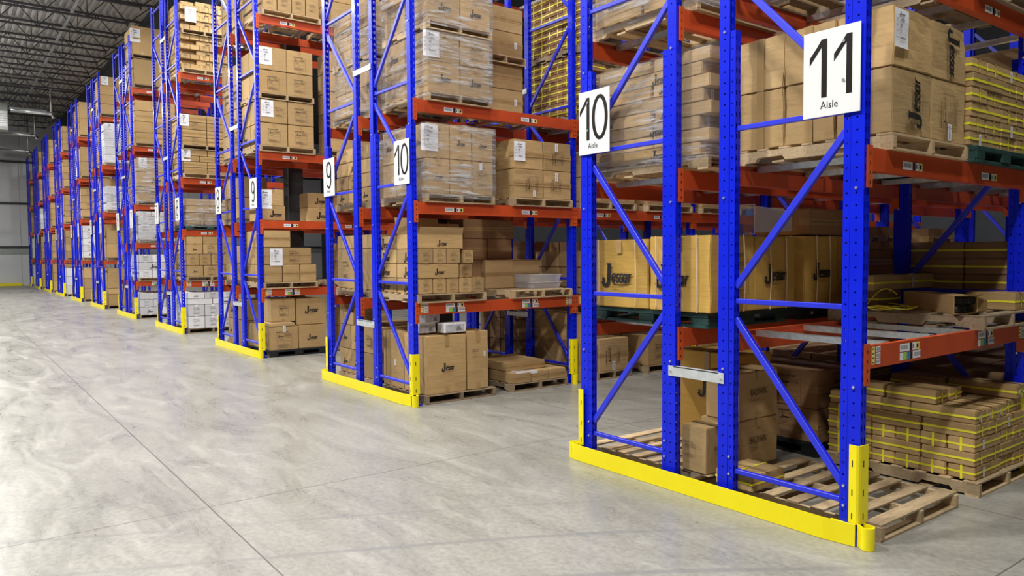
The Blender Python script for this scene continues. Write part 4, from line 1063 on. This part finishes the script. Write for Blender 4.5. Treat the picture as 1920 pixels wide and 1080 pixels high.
mb = MB(); mb.box((-.30, -.16, 0), (.03, .16, .004), 'film'); mb.box((.02, -.16, -.03), (.034, .16, .004), 'paper'); o = ob('plastic_sheet', mb.mesh('plastic_sheet'), None, (X, 1.50, .2235)); tag(o, 'clear plastic sheet draped over the low load, far floor pallet, rack 9-10', 'plastic sheet')
load(1, 'B', 0, 0, 0, [(.165, 5, 2, 'brown', [SPt], [LG, LG]), (.158, 1, 2, 'brown', [LL], [LG, LG], .60), (.158, 3, 2, 'brown', [SPt], [LG, LG], .62)], y0=.06, y1=.90, det=True)
zq = LV[1][0]+.096
carton(X-.47, X+.02, .572, .62, zq+.168, zq+.31, 'brown', 'thin brown carton standing beside the long one, near pallet, first shelf, rack 9-10', 'brown cartons in the racks', [SPt[0]])
carton(X-.47, X+.0, .635, .775, zq+.327, zq+.47, 'brown', 'small brown carton right of the third layer, near pallet, first shelf, rack 9-10', 'brown cartons in the racks', [('spec', .5, .46, .68)])
carton(X-.47, X-.02, .63, .765, zq+.168, zq+.325, 'brown', 'small brown carton under the right-hand one, near pallet, first shelf, rack 9-10', 'brown cartons in the racks', [('spec', .5, .46, .68)])
open_carton(X-.46, X+.02, .065, .62, zq+.486, zq+.64, 'opened brown carton with raised flap on top, first shelf, rack 9-10', 'up', prints=[('logo', .52, .42, .22)])
carton(X-.97, X-.48, .065, .56, zq+.486, zq+.63, 'brown', 'brown carton top front left behind the opened one, first shelf, rack 9-10', 'brown cartons in the racks', [], [('logo', .5, .5, .5)])
load(1, 'B', 0, 1, 0, [], y0=1.31, y1=2.19, det=True)
tote(X-.36, 1.98, LV[1][0]+.097, .40, .44, .075, 'clear plastic tray, lower of two on the far pallet, first shelf, rack 9-10', 0, 'clear trays', 'clear_tray')
tote(X-.36, 1.98, LV[1][0]+.178, .40, .44, .085, 'clear plastic tray, upper of two on the far pallet, first shelf, rack 9-10', 0, 'clear trays', 'clear_tray')
zq = LV[1][0]+.097
for a, b, c, d, e, g, st, lb in ((-.995, -.52, 1.30, 1.72, 0, .35, 'brown_side', 'plain brown carton behind the empty pallet front, first shelf, rack 9-10'),
                              (-.995, -.56, 1.735, 2.18, 0, .35, 'brown_side', 'brown carton with marks at the back right, first shelf, rack 9-10'),
                              (-.995, -.60, .95, 1.29, -.09, .35, 'dark', 'shade-toned carton in the gap between the two pallets, first shelf, rack 9-10'),
                              (-.995, -.62, 1.02, 1.40, .352, .61, 'dark', 'shade-toned carton, left of two, second layer at the back, first shelf, rack 9-10'),
                              (-.995, -.62, 1.41, 1.78, .352, .61, 'dark', 'shade-toned carton, right of two, second layer at the back, first shelf, rack 9-10'),
                              (-.995, -.62, 1.05, 1.80, .612, .845, 'dark', 'wide shade-toned carton topmost at the back, first shelf, rack 9-10')):
    carton(X+a, X+b, c, d, zq+e, zq+g, st, lb, 'cartons at the back of the first shelf')  # the dark ones have the shelf's shade painted into their colour
carton(X-1.0, X-.55, .57, .95, zq+.33, zq+.78, 'brown', 'brown carton rising behind the opened one, first shelf, rack 9-10', 'cartons at the back of the first shelf')
load(1, 'B', 0, 0, 1, [(.375, 3, 3, 'brownw', [LG, LG, [('spec', .5, .5, .6), ('barcode', .4, .85, .12)]], [[], SP, []]), (.37, 3, 3, 'brownw', [[('label', .10, .96, .21)], LG, LG], [LG, [], LG])], y0=.165, y1=1.03, det=True, film_=True)
load(1, 'B', 0, 1, 1, [(.335, 2, 2, 'brownw_side', [[('spec', .58, .5, .45, 1), ('barcode', .66, .16, .08)], [('spec', .42, .5, .4, 1), ('barcode', .45, .8, .10)]]), (.34, 2, 2, 'brownw_side', [[('label', .18, .92, .165)], [('spec', .5, .45, .4, 1), ('barcode', .45, .82, .10)]])], y0=1.325, y1=2.20, det=True)
zt = load(1, 'B', 0, 0, 2, [(.325, 2, 2, 'brownw', [LG, LG], [SP, LG]), (.325, 2, 2, 'brownw', [[('label', .08, .95, .20)], SP], [LG, SP])], y0=.20, y1=1.0, det=True, film_=True)
load(1, 'B', 0, 0, 2, [(.33, 2, 2, 'brownw', [LG, LG], [SP, []]), (.33, 2, 2, 'brownw', [SP, LG], [LG, SP])], y0=.205, y1=1.01, det=True, film_=True, z0=zt+.003, note='upper')
load(1, 'B', 0, 1, 2, [(.30, 1, 1, 'brown_side', [[('barcode', .8, .5, .06)]]), (.30, 1, 1, 'brown_side'), ], y0=1.32, y1=1.92, x0=-1.0, x1=-.55, palw=.55)
load(1, 'B', 0, 1, 2, [(.30, 1, 1, 'brown_side', [[('barcode', .8, .5, .06)]]), (.30, 1, 1, 'brown_side')], y0=1.34, y1=1.92, x0=-1.0, x1=-.55, z0=LV[1][2]+.70, note='upper', palw=.55)
# bay two and beyond
pallet(X-.47, BAY+.56, LV[1][2], 'wood_old', 'pallet under the tall strapped pile, third shelf, second bay, rack 9-10')
zt = strapped_pile(X-.97, X+.02, BAY+.12, BAY+1.0, LV[1][2]+.098, 8, 'lower pile, third shelf, second bay, rack 9-10', 'strap_shaded', True, False)
pallet(X-.47, BAY+.56, zt+.002, 'wood_old', 'pallet between the two strapped piles, third shelf, second bay, rack 9-10')
strapped_pile(X-.97, X+.02, BAY+.12, BAY+1.0, zt+.10, 8, 'upper pile, third shelf, second bay, rack 9-10', 'strap_shaded', True, False)
load(1, 'B', 1, 0, -1, [(.42, 1, 1, 'brown_side', [SPv])], y0=.42, y1=.95, pal='wood')
carton(X-.95, X+.02, BAY+.09, BAY+.365, .0, .50, 'brown_side', 'brown carton standing on the floor beside the second post of rack 9-10', 'brown cartons in the racks')
carton(X-.95, X-.02, BAY+.09, BAY+.40, .50, .85, 'brown', 'brown carton on top of the one standing on the floor, rack 9-10', 'brown cartons in the racks')
load(1, 'B', 1, 1, -1, [(.40, 2, 2, 'brown', [SP])], pal='wood')
for k in (1, 2, 3, 4):
    for j in (0, 1):
        if k > 1: load(1, 'B', k, j, -1, [(.35, 2, 2, 'brown', [SP]), (.3, 1, 2, 'brown', [], [], .6)] if (k+j) % 2 else [(.25, 2, 2, 'brown_side')], pal='wood')
        load(1, 'B', k, j, 0, [(.25, 3, 2, 'brown', [SPt]), (.2, 2, 2, 'brown', [LG], [], .8)] if (k+j) % 2 else [(.2, 4, 2, 'brown', [SPt])], pal='wood')
        if k < 4: load(1, 'B', k, j, 1, [(.3, 3, 2, 'brown', [SP, LG]), (.3, 2, 2, 'brown', [LG])], pal=('blue' if (k, j) == (2, 1) else 'wood'))
        if k > 1 and k < 4: load(1, 'B', k, j, 2, [(.25, 4, 2, 'brown', [SP]), (.25, 4, 2, 'brown', [SP]), (.25, 4, 2, 'brown', [SP])], pal='wood')
load(1, 'B', 1, 1, 2, [(.3, 3, 2, 'brown'), (.3, 3, 2, 'brown'), (.3, 3, 2, 'brown')], pal='wood')
# left half of rack 9-10
load(1, 'A', 0, 0, -1, [(.31, 2, 3, 'brown', [], [LG, LG, []]), (.31, 2, 3, 'brown', [], [LG, LG, SP])])
open_carton(X-2.24, X-1.85, .18, .55, .72, .88, 'opened brown carton with raised flaps, floor load, left half of rack 9-10', 'up')
load(1, 'A', 0, 0, 0, [(.50, 2, 2, 'brown', [], [SP, []]), (.17, 1, 2, 'brown', [], [], .8)])
load(1, 'A', 0, 0, 1, [(.17, 2, 3, 'brown', [], [LG, [], LG]), (.17, 2, 3, 'brown', [], [SP, SP, []]), (.17, 2, 3, 'brown', [], [[], LG, []]), (.17, 2, 2, 'brown', [], [SP, SP])])
zt = load(1, 'A', 0, 0, 2, [(.30, 2, 3, 'brownw', [], [[], SP, []]), (.30, 2, 3, 'brownw')], film_=True)
load(1, 'A', 0, 0, 2, [(.30, 2, 2, 'brownw'), (.30, 2, 2, 'brownw')], z0=zt+.003, note='upper', film_=True)
for j in (0, 1):
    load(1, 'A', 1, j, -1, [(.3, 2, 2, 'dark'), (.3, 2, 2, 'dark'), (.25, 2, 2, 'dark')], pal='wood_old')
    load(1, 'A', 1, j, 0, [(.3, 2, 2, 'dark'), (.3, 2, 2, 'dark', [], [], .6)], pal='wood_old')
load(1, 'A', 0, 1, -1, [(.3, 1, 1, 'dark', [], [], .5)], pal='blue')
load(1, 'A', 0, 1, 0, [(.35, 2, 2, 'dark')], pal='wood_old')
for k in (1,):
    load(1, 'A', k, 0, 2, [(.3, 2, 2, 'dark'), (.3, 2, 2, 'dark')], pal='wood_old')

# --- rack 8-9 ---------------------------------------------------------------------------
X = XR[2]
load(2, 'B', 0, 0, -1, [(.375, 2, 2, 'brown', [[('spec', .5, .45, .6), ('barcode', .5, .9, .1)], LG], [[], SP])], y0=.13, y1=1.07, pal='black', det=False)
open_carton(X-.45, X+.02, .135, .545, .485, .53, 'brown carton with half-open flaps peaking up, near floor pallet, rack 8-9', 'peak')
carton(X-.62, X-.05, .19, .58, .55, .92, 'brown', 'brown carton with printed panel, top left of the near floor load, rack 8-9', 'brown cartons in the racks', SP)
carton(X-.62, X-.03, .60, 1.10, .485, .91, 'brown', 'brown carton with dark name, top right of the near floor load, rack 8-9', 'brown cartons in the racks', [('logo', .5, .6, .45)])
load(2, 'B', 0, 0, 0, [(.285, 3, 2, 'brown_side'), (.27, 1, 2, 'brown_side', [[('label', .24, .95, .20), ('spec', .62, .5, .24)]], [], .90), (.27, 1, 2, 'brown_side', [], [], .50)], y0=.072, y1=.925, det=True)
for a, b, c, st, z, h, lb in ((.075, .45, -.05, 'brown', 0, .23, 'lower carton at the near end'), (.075, .43, -.05, 'brown', .232, .26, 'upper carton with label at the near end'),
                              (.92, 1.33, -.25, 'brown', 0, .24, 'lower carton right of the black column'), (.92, 1.28, -.28, 'brown', .242, .24, 'upper carton right of the black column')):
    carton(X-.65, X+c, a+.0, b, LV[2][1]+.004+z, LV[2][1]+.004+z+h, st, lb+', second shelf, rack 8-9', 'brown cartons in the racks', [('label', .15, .95, .22)] if 'label' in lb else [('logo', .6, .5, .5)])
zt = load(2, 'B', 0, 0, 2, [(.355, 2, 2, 'brown', [SPt, SPt], [LG, SP]), (.36, 2, 2, 'brown', [[('label', .25, .97, .19), ('spec', .7, .5, .35)], SPt], [LG, []])], y0=.05, y1=.925, det=True)
load(2, 'B', 0, 0, 2, [(.355, 2, 2, 'brown', [SPt, SPt], [LG, LG]), (.36, 2, 2, 'brown', [[('label', .22, .97, .20)], SPt], [LG, []])], y0=.055, y1=.915, det=True, z0=zt+.003, note='upper')
load(2, 'B', 0, 0, 3, [(.33, 4, 2, 'brown', [SPt]), (.33, 4, 2, 'brown', [SPt])], y0=.12, y1=1.05)
for lev, L in ((-1, [(.4, 2, 3, 'brown', [], [LG, [], []]), (.35, 2, 2, 'brown', [], [LG, []])]), (0, [(.3, 2, 2, 'brown'), (.3, 2, 2, 'brown')]), (1, [(.35, 2, 2, 'brown', [], [LG, []]), (.35, 2, 2, 'brown')]),
               (2, [(.40, 2, 2, 'brown', [], [LG, SP]), (.40, 2, 2, 'brown', [], [[], LG]), (.40, 2, 2, 'brown', [], [LG, LG]), (.35, 2, 2, 'brown')]), (3, [(.4, 2, 2, 'brown', [], [SP, []]), (.4, 2, 2, 'brown', [], [LG, []])])):
    load(2, 'A', 0, 0, lev, L, film_=None)
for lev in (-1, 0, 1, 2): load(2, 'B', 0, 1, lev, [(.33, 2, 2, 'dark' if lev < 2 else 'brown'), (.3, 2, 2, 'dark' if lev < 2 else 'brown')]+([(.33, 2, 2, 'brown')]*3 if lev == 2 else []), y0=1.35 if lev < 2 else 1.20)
load(2, 'B', 0, 1, 3, [(.33, 2, 2, 'brown')]*2, y0=1.25)

# --- rack 7-8 ---------------------------------------------------------------------------
X = XR[3]
load(3, 'B', 0, 0, -1, [(.255, 3, 2, 'white', [WS], [WS, WS]), (.245, 3, 2, 'white', [WS, WS, WL], [WS]), (.12, 2, 2, 'white', [[], WL]), (.135, 3, 2, 'white', [WL, WS, WS])], y0=.10, y1=1.10, det=False, pal='wood_old')
load(3, 'B', 0, 0, 0, [(.235, 3, 2, 'brown', [WL, SPt, SPt], [SP, SP]), (.235, 4, 2, 'brown', [SPt], [SP, LG]), (.21, 3, 2, 'brown', [WL, SPt, SPt], [LG]), (.16, 3, 1, 'brown')], y0=.10, y1=1.08)
load(3, 'B', 0, 0, 1, [(.25, 1, 2, 'brown', [[('spec', .45, .5, .4, 1)]]), (.145, 2, 2, 'brown'), (.145, 2, 2, 'brown')], y0=.12, y1=1.06, pal='green', film_=True)
zt = load(3, 'B', 0, 0, 2, [(.125, 2, 2, 'brown_side'), (.12, 2, 2, 'brown_side'), (.12, 3, 2, 'brown_side'), (.125, 2, 2, 'brown_side', [[('label', .10, 1.05, .18)], []])], y0=.08, y1=1.04)
load(3, 'B', 0, 0, 2, [(.16, 2, 2, 'brown_side', [SP, []]), (.155, 2, 2, 'brown_side'), (.155, 2, 2, 'brown_side', [SP, []]), (.155, 2, 2, 'brown_side', [[('label', .08, 1.0, .18)], []])], y0=.07, y1=1.05, z0=zt+.003, note='upper')
def small_stack(z, n, note, yend):
    zz = z+.095
    pallet(X-.47, .56, z, 'wood', fit16('pallet under the small cartons, %s, top shelf, rack 7-8' % note))
    for li in range(n):
        ln = ORD[li]
        ny = 5 if li % 2 == 0 else 3
        for iy in range(ny):
            y0 = .08+.95*iy/ny+.004; y1 = .08+.95*(iy+1)/ny-.003
            if li % 2 and iy == 0: continue
            carton(X-.5, X+.02-(.0 if li % 2 == 0 else .02), y0, y1, zz+.0005, zz+.098, 'brown', fit16('small brown carton, %s layer, %s from cross aisle, %s, top shelf, rack 7-8' % (ln, ORD[iy], note)), 'small brown cartons', [('spec', .5, .5, .5)] if ny == 5 and iy % 2 == 0 else ([('logo', .7, .5, .3)] if ny == 3 else []))
        carton(X-.97, X-.51, .09, .42, zz+.0005, zz+.098, 'brown', fit16('small brown carton, %s layer, front left, %s, top shelf, rack 7-8' % (ln, note)), 'small brown cartons')
        if li % 2: carton(X-.505, X-.10, .13, .385, zz+.0005, zz+.098, 'brown', fit16('small brown carton, %s layer, set-back front one, %s, top shelf, rack 7-8' % (ln, note)), 'small brown cartons')
        zz += .1
    return zz
zt = small_stack(LV[3][3], 7, 'lower pile', 1.0)
small_stack(zt+.004, 6, 'upper pile', 1.0)
carton(X-.02, X+.035, .30, .58, zt+.75, zt+.76, 'white', 'sheet of card on the top small cartons, rack 7-8') if False else None
ob('shipping_label', PR['label'], tag(ob('paper_label', None, None, (X+.03, .18, 6.75)), 'white paper label hanging on the small cartons, top shelf, rack 7-8', 'label'), (0, 0, 0), (0, 0, PI/2), (.22, .22, .22))
for lev in range(-1, 4):
    load(3, 'A', 0, 0, lev, [(.3, 2, 2, 'white' if lev < 0 else 'brown', [], [WS, WS]), (.3, 2, 2, 'white' if lev < 0 else 'brown')]+([(.3, 2, 2, 'brown')] if lev > 1 else []))

# --- rack 6-7 ---------------------------------------------------------------------------
SL = [('label', .15, 1.0, .19)]
load(4, 'B', 0, 0, -1, [(.20, 2, 2, 'white', [WL, WS], [WS]), (.20, 3, 2, 'white', [WS], [WS]), (.16, 1, 2, 'white', [], [], .62)], y0=.10, y1=1.05)
load(4, 'B', 0, 0, 0, [(.20, 3, 2, 'white', [WS]), (.20, 1, 2, 'white', [WL], [], .78), (.2, 3, 2, 'white', [WS])], y0=.10, y1=1.05)
load(4, 'B', 0, 0, 1, [(.19, 1, 2, 'white', [WL]), (.2, 3, 2, 'white', [WS]), (.22, 1, 2, 'white', [SL]), (.12, 3, 2, 'white', [WS])], y0=.12, y1=1.05, film_=True)
load(4, 'B', 0, 0, 2, [(.38, 1, 2, 'brown', [SP]), (.38, 1, 2, 'brown', [WL]), (.36, 1, 2, 'brown', [SL])], y0=.12, y1=1.0, film_=True)
load(4, 'B', 0, 0, 3, [(.27, 2, 2, 'brown_side'), (.28, 1, 2, 'brown', [SP]), (.27, 2, 2, 'brown_side'), (.27, 1, 2, 'brown', [SP])], y0=.10, y1=1.08)
zt = load(4, 'B', 0, 0, 4, [(.66, 1, 2, 'brown')], y0=.10, y1=1.05, pal='wood_old')
load(4, 'B', 0, 0, 4, [(.72, 2, 2, 'brown', [[('label', .15, .90, .25)], []])], y0=.08, y1=1.06, z0=zt+.003, note='upper', pal='wood_old')
# --- rack 5-6 ---------------------------------------------------------------------------
load(5, 'B', 0, 0, -1, [(.36, 1, 1, 'brown'), (.18, 1, 1, 'brown', [], [], .8), (.62, 1, 1, 'brown', [], [], .8)], y0=.12, y1=1.0, pal='wood_old')
load(5, 'B', 0, 0, 0, [(.42, 1, 2, 'brown', [SP]), (.42, 1, 2, 'brown', [SP])], y0=.12, y1=.95, pal='wood_old')
load(5, 'B', 0, 0, 1, [(.24, 2, 2, 'white', [WS]), (.24, 2, 2, 'white', [WS, WL]), (.24, 1, 2, 'white', [], [], .5)], y0=.15, y1=1.0, film_=True)
load(5, 'B', 0, 0, 2, [(.24, 1, 2, 'white', [WS]), (.24, 1, 2, 'white', [WS]), (.25, 1, 2, 'white', [WS]), (.25, 1, 2, 'white', [WL]), (.22, 1, 2, 'white', [SL])], y0=.15, y1=1.05, film_=True)
load(5, 'B', 0, 0, 3, [(.30, 1, 2, 'brown', [SP]), (.28, 1, 2, 'brown'), (.28, 1, 2, 'brown', [SP]), (.28, 1, 2, 'brown', [SL])], y0=.05, y1=1.0, pal='wood_old')
# --- racks beyond ------------------------------------------------------------------------
BW = {6: (('brown', 3, .37), ('white', 5, .23), ('brown', 4, .25), ('brown', 2, .52), ('brown', 2, .58)),
      7: (('white', 3, .36), ('brown', 4, .28), ('brown', 5, .22), ('brown', 4, .27), ('brown', 4, .24)),
      8: (('brown', 3, .4), ('brown', 4, .27), ('brown', 4, .26), ('brown', 4, .27), ('brown', 3, .34)),
      9: (('brown', 3, .4), ('brown', 4, .27), ('white', 4, .26), ('brown', 4, .27), ('brown', 3, .34)),
      10: (('white', 5, .22), ('white', 4, .27), ('brown', 4, .26), ('brown', 4, .27), ('brown', 2, .24))}
for r in range(6, 11):
    for i, (st, n, h) in enumerate(BW[r]):
        load(r, 'B', 0, 0, i-1, [(h, 1 if n < 4 or r > 7 else 2, 1, st, [SP if k % 2 else []] if st == 'brown' else [WS if k % 2 else WL]) for k in range(n)], y0=.10, y1=1.05, top=False)
for r in range(4, 10):
    for lev in range(-1, len(LV[r])):
        n = 3 if lev >= 1 or r > 4 else 2
        load(r, 'A', 0, 0, lev, [((.36 if r > 4 else .27), 1, 2, 'white' if (lev+r) % 4 == 0 else 'brown') for k in range(n)], x1=-1.27)

# ------------------------------------------------------------------ cartons the photo shows nothing of are left out; the smallest far ones become one object
CULL = '111111111111111111111111111111100001111111111111111111100111101111000111000001110001110000011100011100000000002200001111111111111111111011011011011011011011200002000001102000111202001221010000000002212002221010000000221112111111111111101022210220121220020011111121010111111111111010121111111111111111110010011121011111101111100211111111111111111111111111111111111111111111111111111111111111111111111111111111111011121221120110221220101000000001220200022200000000012202000000000000000000002200000000022202000000000000000000022000000000002220000000000000000000000020200000000222000000000000000000000202000000002200000000000020012220011101112221101112121110111011001112111000110110011011011010000101002202020011022000022202001111111111111111111111111111111111200001211111121111111111111112101210102220121210101212121111111111111112112211122112112212112112112122112211211211211211122222122211222212221122221222112222222222122222222212221222221222111122222222222222222222111111111111111111111111111111121212121121211212111111121211111111111111111112121212111110101011101212121211111112020202020202020202020202022202020221222222222222222222222211112222222111111111222222222222221111222222222222222222111111111111222221222221222222111111222222222222222222111111222222022222222222111111222222222222200022100111222222202020202022000011002020222222222020111111'
if CULL and not globals().get('NO_CULL'):
    assert len(CULL) == len(CARTONS), (len(CULL), len(CARTONS))
    heap = {}
    bpy.context.view_layer.update()
    for o, c in zip(list(CARTONS), CULL):
        if c == '2':
            mats = heap.setdefault(o['category'], []); mats.append(o)
    for kind, objs in heap.items():
        vs, fs, ms, nm, rnd = [], [], [], [], []
        for o in objs:
            rv = random.random()
            for q in [o]+[ch for ch in o.children if 'logo' in ch.name or 'panel' in ch.name or 'label' in ch.name]:
                me = q.data; k = len(vs); M = q.matrix_world; vs += [tuple(M @ v.co) for v in me.vertices]; rnd += [rv]*len(me.vertices)
                mp = []
                for m in me.materials:
                    if m.name not in nm: nm.append(m.name)
                    mp.append(nm.index(m.name))
                for p in me.polygons: fs.append(tuple(k+i for i in p.vertices)); ms.append(mp[p.material_index])
        me = bpy.data.meshes.new('cartons'); me.from_pydata(vs, [], fs)
        for n in nm: me.materials.append(MATS[n])
        me.polygons.foreach_set('material_index', ms)
        at = me.attributes.new('shade', 'FLOAT', 'POINT'); at.data.foreach_set('value', rnd); me.update()
        so = ob('distant_cartons', me); tag(so, 'the many small distant brown cartons stacked on pallets deep in the racks', 'cartons'); so['kind'] = 'stuff'
    for o, c in zip(list(CARTONS), CULL):
        if c in '02':
            for ch in list(o.children): bpy.data.objects.remove(ch)
            bpy.data.objects.remove(o)
